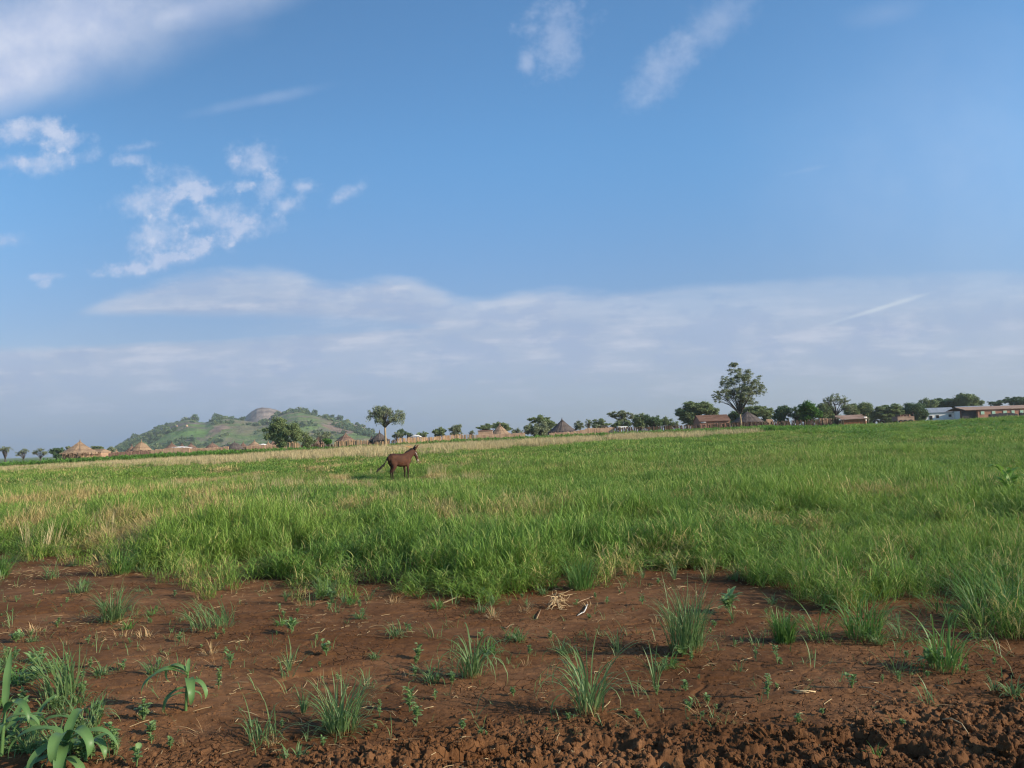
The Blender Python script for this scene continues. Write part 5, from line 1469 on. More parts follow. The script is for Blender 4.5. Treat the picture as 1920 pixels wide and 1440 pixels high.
for sx in (-hw + 0.06, -hw + 0.30, hw - 0.1): MB().tube([(sx, -1.35, -0.2), (sx + 0.03, -1.35, ze + 0.05)], 0.06, 6).build('post', M['bark'], parent=t)


# trailer and tyres ------------------------------------------------------------
def wheel(parent, c, r, w):
    mb = MB(); prof = [(r * 0.55, -w / 2), (r * 0.92, -w / 2), (r, -w * 0.3), (r, w * 0.3), (r * 0.92, w / 2), (r * 0.55, w / 2)]
    mb.lathe(prof, 24); Mx = Matrix.Rotation(R(90), 3, 'X'); mb.v = [tuple(Mx @ Vector(q) + Vector(c)) for q in mb.v]; ty = mb.build('wheel', M['tyre'], parent=parent, smooth=True)
    mb = MB().lathe([(0.02, -w * 0.35), (r * 0.56, -w * 0.35), (r * 0.56, w * 0.35), (0.02, w * 0.35)], 18); mb.v = [tuple(Mx @ Vector(q) + Vector(c)) for q in mb.v]
    mb.build('rim', M['rust'], parent=ty)
    return ty


yT = 108; g0 = col_at(1694, yT); k = yT / FPX; g0.z = at(1694, 796.5, yT).z
t = thing('farm_trailer', 'brown tipping trailer on dark wheels parked at the edge of the crops', 'trailer', g0)
b0 = at(1694, 789, yT).z - g0.z; b1 = at(1694, 781.5, yT).z - g0.z; b2 = at(1694, 777.5, yT).z - g0.z; hw = 15.5 * k
mb = MB(); mb.box((0, 0, b0 + 0.04), (2 * hw, 1.7, 0.10))
for s in (-1, 1): mb.box((0, s * 0.83, (b0 + b1) / 2 + 0.04), (2 * hw, 0.05, b1 - b0)); mb.box((s * (hw - 0.03), 0, (b0 + b1) / 2 + 0.04), (0.05, 1.62, b1 - b0))
mb.build('body', M['plank'], parent=t)
mb = MB(); n = 12
for i in range(n):
    f = (i + .5) / n; mb.box((-hw * 0.6 + hw * 1.2 * f, float(rv.normal(0, 0.1)), b1 + (b2 - b1) * 0.45), (hw * 0.13, 1.3, (b2 - b1) * float(rv.uniform(0.8, 1.1))), rz=float(rv.normal(0, 0.1)))
mb.build('load', M['mud_brown'], parent=t)
for sx in (-0.62, -0.1, 0.55): wheel(t, (sx * hw, -0.85, 0.33), 0.36, 0.2)
for sx in (-0.62, 0.55): wheel(t, (sx * hw, 0.85, 0.33), 0.36, 0.2)
MB().tube([(hw, 0, b0), (hw + 0.9, 0, b0 - 0.1)], 0.05, 6).build('drawbar', M['rust'], parent=t)


def tyre_thing(label, u, v, y, r):
    p_ = at(u, v, y); t_ = thing('old_tyre', label, 'tyre', (p_.x, p_.y, p_.z), 0, 'old tyres standing in the crops'); mb = MB(); w_ = 0.3
    mb.lathe([(r * 0.5, -w_ / 2), (r * 0.9, -w_ / 2), (r, -w_ * .25), (r, w_ * .25), (r * 0.9, w_ / 2), (r * 0.5, w_ / 2), (r * .45, 0), (r * .5, -w_ / 2)], 26)
    Mx = Matrix.Rotation(R(90), 3, 'X') @ Matrix.Rotation(0.05, 3, 'Y'); mb.v = [tuple(Mx @ Vector(q) + Vector((0, 0, r))) for q in mb.v]; mb.build('casing', M['tyre'], parent=t_, smooth=True); return t_


tyre_thing('big black tyre standing upright between the red shed and the trailer', 1644, 799, 104, 0.46)
tyre_thing('smaller dark tyre just right of the big black one', 1654, 796, 110, 0.34)


def gabled(name, label, cat, u0, u1, vb, ve, vr, y, depth, wallm, roofm, openings, rz=0.0, over=0.15, ridge_shift=0.0):
    gx = (u0 + u1) / 2; g0 = col_at(gx, y); hw = (u1 - u0) * y / FPX / 2
    ze = at(gx, ve, y).z - g0.z; zr = at(gx, vr, y).z - g0.z
    t_ = thing(name, label, cat, g0, rz); d = depth / 2
    MB().add([(-hw, -d, -0.4), (hw, -d, -0.4), (hw, d, -0.4), (-hw, d, -0.4), (-hw, -d, ze), (hw, -d, ze), (hw, d, ze), (-hw, d, ze), (-hw, 0, zr - 0.08), (hw, 0, zr - 0.08)],
             [(0, 1, 5, 4), (1, 2, 6, 9, 5), (2, 3, 7, 6), (3, 0, 4, 8, 7)]).build('wall', M[wallm], parent=t_)
    h2 = hw + over; d2 = d + over; zz = ze - over * (zr - ze) / d
    o_ = MB().add([(-h2, -d2, zz), (h2, -d2, zz), (h2, 0, zr), (-h2, 0, zr), (h2, d2, zz), (-h2, d2, zz)], [(0, 1, 2, 3), (3, 2, 4, 5)]).build('roof', M[roofm], parent=t_)
    so_ = o_.modifiers.new('thick', 'SOLIDIFY'); so_.thickness = 0.07; so_.offset = 1
    for (a, b, va, vb_, m_, nm) in openings:
        xa = (a - gx) * y / FPX; xb = (b - gx) * y / FPX; za = at(gx, va, y).z - g0.z; zb = at(gx, vb_, y).z - g0.z
        fr = MB().box(((xa + xb) / 2, -d - 0.01, (za + zb) / 2), (abs(xb - xa) + 0.1, 0.06, abs(za - zb) + 0.1)).build(nm, M['white' if m_ != 'green_shutter' else 'mud'], parent=t_)
        MB().box(((xa + xb) / 2, -d - 0.05, (za + zb) / 2), (abs(xb - xa), 0.04, abs(za - zb))).build('shutter', M[m_], parent=fr)  # a dark panel here is the opening's inner shade, painted flat
    return t_


gabled('white_shed', 'white walled shed with a grey gable roof and three dark openings', 'shed', 1733, 1783, 787, 773, 765, 180, 3.2, 'white', 'grey_roof',
       [(1739, 1744.5, 779, 787, 'dark_opening', 'door'), (1751, 1756, 778.5, 784, 'dark_opening', 'window'), (1773, 1778, 778, 782.5, 'dark_opening', 'window')], rz=R(-6), over=0.25)
gabled('white_shed', 'second white shed with a bluish gable end, partly behind the brick building', 'shed', 1797, 1840, 786, 771, 762, 176, 3, 'white', 'grey_roof',
       [(1801, 1804, 776, 784, 'dark_opening', 'door')], rz=R(-6), over=0.25)
# long brick building
yB = 150; g0 = col_at(1880, yB); kB = yB / FPX; t = thing('brick_building', 'long red brick building with pale green shuttered windows and a low roof', 'building', g0)
X0, X1 = (1835 - 1880) * kB, (2010 - 1880) * kB
ze = at(1880, 767, yB).z - g0.z; zr = at(1880, 761, yB).z - g0.z
MB().add([(X0, 0, -0.4), (X1, 0, -0.4), (X1, 6, -0.4), (X0, 6, -0.4), (X0, 0, ze), (X1, 0, ze), (X1, 6, ze), (X0, 6, ze)], [(0, 1, 5, 4), (1, 2, 6, 5), (2, 3, 7, 6), (3, 0, 4, 7)]).build('wall', M['brick'], parent=t)
rf = MB().add([(X0 - 2.6, -0.3, ze - 0.02), (X1 + 0.3, -0.3, ze - 0.02), (X1 + .3, 3, zr), (X0 - 2.6, 3, zr), (X1 + .3, 6.3, ze - .02), (X0 - 2.6, 6.3, ze - .02)], [(0, 1, 2, 3), (3, 2, 4, 5)]).build('roof', M['plank'], parent=t)
so = rf.modifiers.new('thick', 'SOLIDIFY'); so.thickness = 0.10; so.offset = 1
for (a, b) in ((1840.5, 1847), (1861.5, 1867.5), (1882.5, 1889), (1898, 1903.5), (1914, 1920), (1933, 1939), (1955, 1961)):
    xa, xb = (a - 1880) * kB, (b - 1880) * kB; uu = (a + b) / 2; cv = 773 - (uu - 1880) * 0.03; zc = at(uu, cv + 0.0, yB).z - g0.z; hh = 5.6 * kB
    fr = MB().box(((xa + xb) / 2, -0.02, zc), (xb - xa + 0.14, 0.08, hh + 0.14)).build('window', M['mud'], parent=t)
    mb = MB()
    for q in range(6): mb.box(((xa + xb) / 2, -0.075, zc - hh / 2 + hh * (q + .5) / 6), (xb - xa, 0.04, hh / 6 * 0.86), M=Matrix.Rotation(0.3, 3, 'X'))
    mb.build('shutter', M['green_shutter'], parent=fr)
# dark panel wall under the same roof, shade put into its colour, and a dark stacked block before the bricks
xa, xb = (1808 - 1880) * kB, (1835 - 1880) * kB
MB().box(((xa + xb) / 2, 0.6, ze / 2 - 0.2), (xb - xa, 0.08, ze + 0.36)).build('side_wall', M['dark_wall'], parent=t)
mud_wall('dark low wall standing before the windows of the brick building', [(1856, 777), (1872, 775), (1900, 774), (1908, 776)], 140, 'dark_wall', 0.5)
mud_wall('second dark low wall at the frame edge before the brick building', [(1913, 774), (1960, 772)], 140, 'dark_wall', 0.5)

# ------------------------------------------------------------------ hills
def hill_mat():
    m, n, o = new_mat('hillside'); v = world_vec(n); x, y, z = sep(n, v)
    a = noise(n, v, 0.012, 6, 0.6); b = noise(n, v, 0.05, 6, 0.65)
    c = mix(n, b.step(0.35, 0.65), (0.085, 0.135, 0.042), (0.140, 0.195, 0.068))
    c = mix(n, a.step(0.45, 0.58) * 0.75, c, (0.200, 0.160, 0.105))
    c = mix(n, noise(n, v, 0.03, 5, 0.7).step(0.53, 0.60) * 0.7, c, (0.150, 0.125, 0.105))
    def spot(u, vv, ru, rv_, rot=0.0):
        c0_ = at(u, vv, 1020); k = 1020 / FPX; ca, sa = math.cos(rot), math.sin(rot)
        dx_ = (x - c0_.x) * (1 / k); dz_ = (z - c0_.z) * (1 / k)
        p_ = (dx_ * ca + dz_ * sa) * (1 / ru); q_ = (dz_ * ca - dx_ * sa) * (1 / rv_)
        return (1.0 - (p_ * p_ + q_ * q_).sqrt() + (b - 0.5) * 1.2).step(0.0, 0.25)
    rock = mix(n, noise(n, v, 0.09, 5, 0.7).step(0.35, 0.65), (0.105, 0.085, 0.085), (0.190, 0.150, 0.130))
    for s in ((335, 812, 42, 9, 0.42), (372, 800, 34, 6, 0.3), (300, 815, 26, 6, 0.6)): c = mix(n, spot(*s) * 0.85, c, rock)
    tanr = mix(n, noise(n, v, 0.06, 5, 0.6).step(0.4, 0.6), (0.20, 0.125, 0.105), (0.30, 0.21, 0.155))
    for s in ((477, 812, 15, 9, -0.5), (585, 812, 20, 7, 0.0), (675, 805, 32, 8, -0.35), (452, 797, 22, 4, 0.0), (470, 803, 26, 4, -0.2)): c = mix(n, spot(*s) * 0.85, c, tanr)
    for s in ((556, 796, 24, 8, -0.2), (430, 818, 60, 8, 0.0), (620, 805, 30, 8, -0.3), (440, 797, 28, 7, 0.0)): c = mix(n, spot(*s) * 0.5, c, (0.115, 0.220, 0.050))
    n.links.new(principled(n, c, 0.9, 0.1, 0, bump(n, b, 1.0, 6)).outputs[0], o.inputs[0]); return m


def dome_mat():
    m, n, o = new_mat('granite_dome'); v = world_vec(n); x, y, z = sep(n, v)
    mp = n.nodes.new('ShaderNodeMapping'); n.links.new(v, mp.inputs[0]); mp.inputs['Scale'].default_value = (1, 1, 0.3); mp.inputs['Rotation'].default_value = (0, 0.5, 0)
    a = noise(n, mp.outputs[0], 0.05, 6, 0.65)
    c = mix(n, a.step(0.35, 0.65), (0.16, 0.125, 0.11), (0.32, 0.25, 0.205))
    n.links.new(principled(n, c, 0.9, 0.1, 0, bump(n, a, 1.0, 5)).outputs[0], o.inputs[0]); return m


def hill(name, prof, y0, front, back, mat, nx=260, ny=90, amp=3.0, power=0.75, base_v=None):
    us = np.array([p[0] for p in prof], float); Z = np.array([at(p[0], p[1], y0).z for p in prof]); Xs = np.array([at(p[0], p[1], y0).x for p in prof])
    xs = np.linspace(Xs[0], Xs[-1], nx); yy = np.concatenate([np.linspace(-1, 0, ny), np.linspace(0, 1, ny // 2)[1:]])
    zz = np.interp(xs, Xs, Z)
    GX_, GT = np.meshgrid(xs, yy); ZR = np.meshgrid(zz, yy)[0]
    sh = np.clip(1 - np.abs(GT) ** 1.9, 0, 1) ** power
    GY_ = y0 + np.where(GT < 0, GT * front, GT * back)
    nz = amp * (fbm(GX_ / 70, GY_ / 70, 401, 5) * 2 + fbm(GX_ / 18, GY_ / 18, 402, 4) * 0.8)
    hz = (ZR + 2) * sh + nz * np.clip(sh * 2, 0, 1) * np.clip(1 - sh * 0.55, 0, 1) - 2
    i = np.arange(hz.size).reshape(hz.shape)
    Fh = np.stack([i[:-1, :-1], i[:-1, 1:], i[1:, 1:], i[1:, :-1]], -1).reshape(-1, 4)
    GX_ = GX_ * GY_ / y0                   # a round hill: its near foot is no wider to the eye than its crest
    o_ = mesh_np(name, np.stack([GX_, GY_, hz], -1), Fh, mat=mat, smooth=True); tag(o_, kind='structure')
    return GX_, GY_, hz


HP = [(205, 850), (220, 842), (235, 834), (250, 828), (272, 820), (297, 806), (318, 798), (335, 793), (352, 790), (372, 793), (385, 794), (400, 789), (420, 786), (440, 788), (455, 790), (475, 793), (500, 791), (520, 783), (540, 777), (558, 775), (580, 778), (600, 783), (620, 787), (635, 790), (650, 794), (665, 798), (685, 803), (700, 811), (712, 822), (735, 838)]
hX, hY, hZ = hill('green_hill', HP, 1100, 300, 280, hill_mat())
DP = [(430, 812), (448, 790), (460, 782), (471, 773), (481, 767), (492, 764.5), (505, 765), (518, 768), (531, 774), (547, 784), (570, 800)]
hill('rock_dome_hill', DP, 1380, 190, 190, dome_mat(), 120, 50, 2.0, 0.6)
# scrub on the hill
rh = np.random.default_rng(9)
bl = []
for i in range(6):
    C = rh.normal(0, 1, (420, 3)); C /= np.linalg.norm(C, axis=1)[:, None]; C *= rh.uniform(0.5, 1, (420, 1)); C[:, 2] = C[:, 2] * 0.75 + 0.55
    C += 0.35 * np.sin(C[:, [1, 2, 0]] * 3 + i)
    V, Fq = quads(rh, C, 0.24)
    bl.append(mesh_np('hill_bush', V, Fq, mat=M['leaf_dark' if i % 3 else 'leaf_olive'], attrs={'rnd': np.repeat(rh.uniform(0, 1, 420), 4), 't': np.full(1680, 0.5)}, link=False))
LH = library('hill_bushes', bl)
n = 15000; ii = rh.integers(0, 88, n); jj = rh.integers(4, 255, n)
px, py, pz = hX[ii, jj], hY[ii, jj], hZ[ii, jj]
uu_ = px / py * FPX + 960
dens_ = 0.55 * fbm(px / 40, py / 40, 411, 4) + 0.04 + 0.16 * sst(330, 250, uu_) + 0.16 * sst(18, 4, pz) * sst(430, 340, uu_) + 0.04 * sst(560, 600, uu_) * sst(660, 640, uu_)
keep = (dens_ > 0.05 + rh.uniform(0, 0.35, n)) & (rh.uniform(0, 1, n) < 0.24)
scatter('hillside_scrub', np.stack([px, py, pz - 0.8], -1)[keep], LH, 6, rh, 1.3, 3.8, tilt=0.2)
for i, (u, s) in enumerate([(226, 4.5), (238, 4.5), (250, 5), (262, 4.5), (297, 5), (312, 3.6), (345, 5.5), (362, 6.5), (403, 5), (412, 5.5), (452, 5), (545, 5), (560, 6.5), (573, 5), (590, 4.5), (612, 4.8), (619, 4.8), (637, 5.5), (651, 3.5), (668, 3.2), (520, 4.5)]):
    j = int(np.argmin(np.abs(hX[89] - at(u, 800, 1100).x))); o = bpy.data.objects.new('hill_tree', bl[i % 6].data); COL.objects.link(o)
    o.location = (hX[88, j], hY[88, j], hZ[88, j] - 0.5 + 0.5 * (i % 3)); o.scale = (s, s, s * (0.9 + 0.3 * ((i * 7) % 3) / 2)); o.rotation_euler.z = i
    tag(o, 'small dark tree standing on the skyline of the green hill', 'tree', 'small trees along the skyline of the hill')
q = at(478, 800, 1000)
for (u, v, s, lb) in ((478, 800, 1.7, 'orange brown boulder on the slope above the rock slab'), (462, 798, 1.2, 'smaller boulder beside the orange brown one')):
    c = at(u, v, 1010); bm = bmesh.new(); bmesh.ops.create_icosphere(bm, subdivisions=3, radius=s)
    for vt in bm.verts: vt.co *= 1 + 0.25 * float(fbm(vt.co.x / s + 5, vt.co.y / s + vt.co.z / s, 7, 3))
    me = bpy.data.meshes.new('boulder'); bm.to_mesh(me); bm.free(); me.materials.append(M['mud']); o = bpy.data.objects.new('boulder', me); COL.objects.link(o)
    j = int(np.argmin(np.abs(hX[0] - c.x))); k_ = int(np.argmin(np.abs(hZ[:89, j] - c.z))); o.location = (hX[k_, j], hY[k_, j], hZ[k_, j] + s * 0.3); tag(o, lb, 'boulder')


# ------------------------------------------------------------------ animals and people
def skin(name, nodes, edges, mat, parent, root=0, sub=2):
    me = bpy.data.meshes.new(name); me.from_pydata([q[:3] for q in nodes], edges, []); me.update()
    me.materials.append(mat)
    o_ = bpy.data.objects.new(name, me); COL.objects.link(o_); o_.parent = parent
    o_.modifiers.new('skin', 'SKIN'); sv = me.skin_vertices[0].data if me.skin_vertices else None
    if sv is None:
        bpy.context.view_layer.objects.active = o_; sv = me.skin_vertices[0].data
    for i, q in enumerate(nodes):
        r = q[3]; sv[i].radius = r if isinstance(r, tuple) else (r, r); sv[i].use_root = (i == root)
    s_ = o_.modifiers.new('sub', 'SUBSURF'); s_.levels = sub; s_.render_levels = sub
    # bake the skin to a plain mesh
    bpy.context.view_layer.update(); dg = bpy.context.evaluated_depsgraph_get(); ev = o_.evaluated_get(dg)
    nm = bpy.data.meshes.new_from_object(ev); nm.polygons.foreach_set('use_smooth', np.ones(len(nm.polygons), bool))
    o_.modifiers.clear(); o_.data = nm
    if not nm.materials: nm.materials.append(mat)
    return o_


def fuse(name, limbs, mat, parent, vox=0.022, smooth=8):
    """one continuous body: closed tapering limbs merged into a single surface. limbs: lists of (x, y, z, half width across, half height)"""
    mb = MB(); n = 16
    for L in limbs:
        P = [Vector(q[:3]) for q in L]; vs = []
        ends = []
        for i_, q in enumerate(P):
            t_ = (P[min(i_ + 1, len(P) - 1)] - P[max(i_ - 1, 0)]).normalized()
            side = Vector((0, 1, 0)); side = (side - t_ * side.dot(t_)).normalized(); up = side.cross(t_).normalized()
            ry, rz_ = L[i_][3], (L[i_][4] if len(L[i_]) > 4 else L[i_][3])
            if i_ == 0: ends.append((q - t_ * min(ry, rz_) * 0.55, side, up, ry * 0.62, rz_ * 0.62))
            ends.append((q, side, up, ry, rz_))
            if i_ == len(P) - 1: ends.append((q + t_ * min(ry, rz_) * 0.55, side, up, ry * 0.62, rz_ * 0.62))
        for (q, side, up, ry, rz_) in ends:
            for k_ in range(n):
                a_ = 2 * math.pi * k_ / n; vs.append(q + side * math.cos(a_) * ry + up * math.sin(a_) * rz_)
        m_ = len(ends)
        fs = [(i_ * n + k_, i_ * n + (k_ + 1) % n, (i_ + 1) * n + (k_ + 1) % n, (i_ + 1) * n + k_) for i_ in range(m_ - 1) for k_ in range(n)]
        fs += [tuple(range(n - 1, -1, -1)), tuple((m_ - 1) * n + k_ for k_ in range(n))]
        mb.add(vs, fs)
    o_ = mb.build(name, mat, parent=parent)
    bm = bmesh.new(); bm.from_mesh(o_.data); bmesh.ops.recalc_face_normals(bm, faces=bm.faces); bm.to_mesh(o_.data); bm.free()
    r_ = o_.modifiers.new('fuse', 'REMESH'); r_.mode = 'VOXEL'; r_.voxel_size = vox
    s_ = o_.modifiers.new('smooth', 'SMOOTH'); s_.iterations = smooth; s_.factor = 0.5
    bpy.context.view_layer.update(); dg = bpy.context.evaluated_depsgraph_get()
    nm = bpy.data.meshes.new_from_object(o_.evaluated_get(dg)); nm.polygons.foreach_set('use_smooth', np.ones(len(nm.polygons), bool))
    o_.modifiers.clear(); o_.data = nm
    if not nm.materials: nm.materials.append(mat)
    return o_


def chain(nodes, edges, pts, start=None):
    prev = start
    for p_ in pts:
        nodes.append(p_)
        if prev is not None: edges.append((prev, len(nodes) - 1))
        prev = len(nodes) - 1
    return prev


def coat_mat(name, body, low, muzzle, dorsal):
    m, n, o = new_mat(name); v = obj_vec(n); x, y, z = sep(n, v)
    nz_ = noise(n, v, 5, 5, 0.6); c = mix(n, nz_.step(0.35, 0.65), body, (body[0] * 1.35, body[1] * 1.3, body[2] * 1.2))
    c = mix(n, z.step(0.62, 0.35), c, low)
    c = mix(n, (z + (nz_ - 0.5) * 0.1).step(1.02, 1.12) * x.step(0.35, -0.1), c, dorsal)
    c = mix(n, x.step(0.84, 0.89) * z.step(0.90, 0.84), c, muzzle)
    c = mix(n, noise(n, v, 2.2, 3, 0.5).step(0.42, 0.6) * 0.45, c, (body[0] * 0.5, body[1] * 0.5, body[2] * 0.6))
    n.links.new(principled(n, c, 0.75, 0.12, 0, bump(n, noise(n, v, 7, 3) + noise(n, v, 60, 3) * 0.3, 0.5, 0.02)).outputs[0], o.inputs[0]); return m


M['donkey_coat'] = coat_mat('brown_donkey_coat', (0.080, 0.034, 0.021), (0.032, 0.017, 0.013), (0.42, 0.36, 0.30), (0.055, 0.024, 0.018))
M['donkey_dark'] = simple_mat('dark_hair', (0.012, 0.009, 0.009), (0.03, 0.02, 0.018), 20, 0.7)
M['hoof'] = simple_mat('hoof', (0.03, 0.025, 0.02), (0.06, 0.05, 0.04), 10, 0.6)

yD = 30.5; uD = 750
gp = col_at(uD, yD); DZ = R(42)
dk_ = thing('donkey', 'brown donkey standing in the green grass with its tail swung out and ears pricked', 'donkey', gp, DZ); dk_.scale = (0.90, 0.92, 0.95)
limbs = [[(-0.60, 0, 0.93, 0.10, 0.13), (-0.50, 0, 0.93, 0.19, 0.215), (-0.36, 0, 0.93, 0.225, 0.235), (-0.18, 0, 0.885, 0.225, 0.255), (0.0, 0, 0.86, 0.235, 0.275), (0.16, 0, 0.865, 0.23, 0.275), (0.32, 0, 0.90, 0.195, 0.27), (0.44, 0, 0.94, 0.14, 0.215)],
         [(0.30, 0, 0.97, 0.13, 0.20), (0.44, 0, 1.03, 0.105, 0.18), (0.56, 0, 1.11, 0.085, 0.15), (0.67, 0, 1.185, 0.075, 0.125), (0.745, 0, 1.22, 0.072, 0.10)],
         [(0.70, 0, 1.235, 0.062, 0.075), (0.765, 0, 1.17, 0.078, 0.105), (0.815, 0, 1.07, 0.070, 0.098), (0.86, 0, 0.96, 0.056, 0.072), (0.895, 0, 0.86, 0.052, 0.058), (0.915, 0, 0.80, 0.048, 0.050)]]
for s in (1, -1):
    fx = -0.02; hx = 0.07 if s > 0 else 0.0
    limbs.append([(0.30, 0.10 * s, 0.86, 0.085, 0.15), (0.31 + fx, 0.125 * s, 0.70, 0.070, 0.10), (0.31 + fx, 0.13 * s, 0.56, 0.050, 0.062), (0.325 + fx, 0.13 * s, 0.40, 0.040, 0.044), (0.325 + fx, 0.13 * s, 0.355, 0.042, 0.046), (0.315 + fx, 0.13 * s, 0.27, 0.029, 0.031), (0.315 + fx, 0.13 * s, 0.13, 0.028, 0.031), (0.325 + fx, 0.13 * s, 0.09, 0.034, 0.036), (0.345 + fx, 0.13 * s, 0.04, 0.034, 0.036)])
    limbs.append([(-0.40, 0.09 * s, 0.92, 0.12, 0.19), (-0.41 + hx * 0.5, 0.125 * s, 0.76, 0.098, 0.165), (-0.39 + hx, 0.135 * s, 0.62, 0.070, 0.115), (-0.44 + hx, 0.13 * s, 0.51, 0.050, 0.070), (-0.505 + hx, 0.125 * s, 0.42, 0.040, 0.056), (-0.50 + hx, 0.125 * s, 0.36, 0.034, 0.042), (-0.485 + hx, 0.125 * s, 0.26, 0.030, 0.033), (-0.475 + hx, 0.125 * s, 0.13, 0.029, 0.032), (-0.46 + hx, 0.125 * s, 0.09, 0.036, 0.038), (-0.44 + hx, 0.125 * s, 0.04, 0.034, 0.036)])
body = fuse('body', limbs, M['donkey_coat'], dk_, 0.02, 5)

for s in (1, -1):
    for xx in (0.33, -0.43 + (0.07 if s > 0 else 0.0)):
        MB().lathe([(0.030, 0.07), (0.040, 0.05), (0.052, 0.0)], 12, (xx, 0.13 * s, 0.0), close=True).build('hoof', M['hoof'], parent=dk_, smooth=True)
    mb = MB(); ear = []; e0 = Vector((0.715, 0.05 * s, 1.265)); ed = Vector((0.62, 0.22 * s - 0.05, 0.75)).normalized(); L = 0.29
    for i, (f, w) in enumerate([(0, 0.030), (0.2, 0.042), (0.45, 0.046), (0.7, 0.036), (0.9, 0.018), (1.0, 0.006)]): ear.append((e0 + ed * L * f, w))
    mb.tube([q for q, w in ear], [w for q, w in ear], 8); mb.build('ear', M['donkey_dark' if s > 0 else 'donkey_coat'], parent=dk_, smooth=True)
    eye = MB().lathe([(0.001, -0.014), (0.012, -0.008), (0.015, 0), (0.012, 0.008), (0.001, 0.014)], 10, (0.80, 0.068 * s, 1.11)).build('eye', M['donkey_dark'], parent=dk_, smooth=True)
mb = MB()
for i in range(90):
    f = i / 89; b0_ = Vector((0.30, 0, 1.13)).lerp(Vector((0.68, 0, 1.30)), f) + Vector((-0.02, float(rh.normal(0, 0.012)), 0)); d = Vector((-0.5, float(rh.normal(0, 0.25)), 0.9)).normalized()
    mb.tube([b0_ - d * 0.05, b0_, b0_ + d * 0.035, b0_ + d * (0.065 + 0.02 * float(rh.uniform()))], [0.014, 0.013, 0.010, 0.002], 4)
mb.build('mane', M['donkey_dark'], parent=dk_)
tp = [Vector((-0.52, 0.0, 1.04)), Vector((-0.63, 0.02, 1.00)), Vector((-0.70, 0.05, 0.86)), Vector((-0.78, 0.09, 0.74)), Vector((-0.90, 0.12, 0.64)), Vector((-1.03, 0.14, 0.56))]
tl = MB().tube(tp, [0.034, 0.026, 0.020, 0.022, 0.028, 0.008], 7).build('tail', M['donkey_dark'], parent=dk_, smooth=True)
mb = MB()
for i in range(70):
    f = float(rh.uniform(0.45, 1)); k2 = f * 5; j = min(int(k2), 4); q = tp[j].lerp(tp[j + 1], k2 - j); d = (tp[j + 1] - tp[j]).normalized() + Vector((float(rh.normal(0, 0.2)), float(rh.normal(0, 0.2)), -0.35 + float(rh.normal(0, 0.15))))
    mb.tube([q, q + d * 0.06, q + d * 0.13 + Vector((0, 0, -0.02))], [0.010, 0.007, 0.002], 4)
mb.build('hair', M['donkey_dark'], parent=tl)
# pale rope halter round the head behind the ears and jaw
ring = []
for i in range(25):
    a_ = 2 * math.pi * i / 24; ring.append(Vector((0.80, 0.082 * math.sin(a_) * 1.02, 1.10)) + Vector((-0.10, 0, 0.085)) * 0 + Vector((0.06 * -math.cos(a_) * 1.1, 0, 0.115 * -math.cos(a_) * -1.0)) * 1.0)
MB().tube(ring, 0.010, 6, caps=False).build('halter', M['tarp'], parent=dk_, smooth=True)

# goat ---------------------------------------------------------------------
M['goat_coat'] = coat_mat('tan_goat_coat', (0.38, 0.20, 0.09), (0.45, 0.33, 0.20), (0.5, 0.4, 0.3), (0.20, 0.09, 0.04))
yG = 72; gt = thing('goat', 'small tan goat grazing in the dry grass beyond the donkey', 'goat', col_at(765, yG), R(8)); gt.location.z = at(765, 845, yG).z - 0.22
limbs = [[(-0.34, 0, 0.54, 0.07, 0.09), (-0.25, 0, 0.53, 0.115, 0.13), (0.0, 0, 0.51, 0.125, 0.145), (0.22, 0, 0.53, 0.10, 0.13), (0.32, 0, 0.55, 0.07, 0.10)], [(0.26, 0, 0.56, 0.06, 0.09), (0.42, 0, 0.48, 0.045, 0.065), (0.52, 0, 0.36, 0.038, 0.05)], [(0.51, 0, 0.38, 0.04, 0.05), (0.56, 0, 0.28, 0.038, 0.045), (0.61, 0, 0.19, 0.026, 0.03)]]
for s in (1, -1):
    limbs.append([(0.22, 0.06 * s, 0.48, 0.045, 0.08), (0.24, 0.07 * s, 0.30, 0.028, 0.035), (0.24, 0.07 * s, 0.16, 0.020, 0.022), (0.25, 0.07 * s, 0.02, 0.022, 0.022)])
    limbs.append([(-0.26, 0.06 * s, 0.48, 0.055, 0.10), (-0.27, 0.07 * s, 0.34, 0.04, 0.06), (-0.33, 0.07 * s, 0.22, 0.024, 0.03), (-0.30, 0.07 * s, 0.10, 0.020, 0.022), (-0.29, 0.07 * s, 0.02, 0.022, 0.022)])
fuse('body', limbs, M['goat_coat'], gt, 0.016, 4)

for s in (1, -1): MB().tube([(0.53, 0.04 * s, 0.36), (0.50, 0.11 * s, 0.33), (0.50, 0.15 * s, 0.27)], [0.02, 0.028, 0.006], 6).build('ear', M['goat_coat'], parent=gt, smooth=True)
MB().tube([(-0.36, 0, 0.60), (-0.42, 0, 0.64), (-0.45, 0, 0.62)], [0.03, 0.025, 0.008], 6).build('tail', M['goat_coat'], parent=gt, smooth=True)


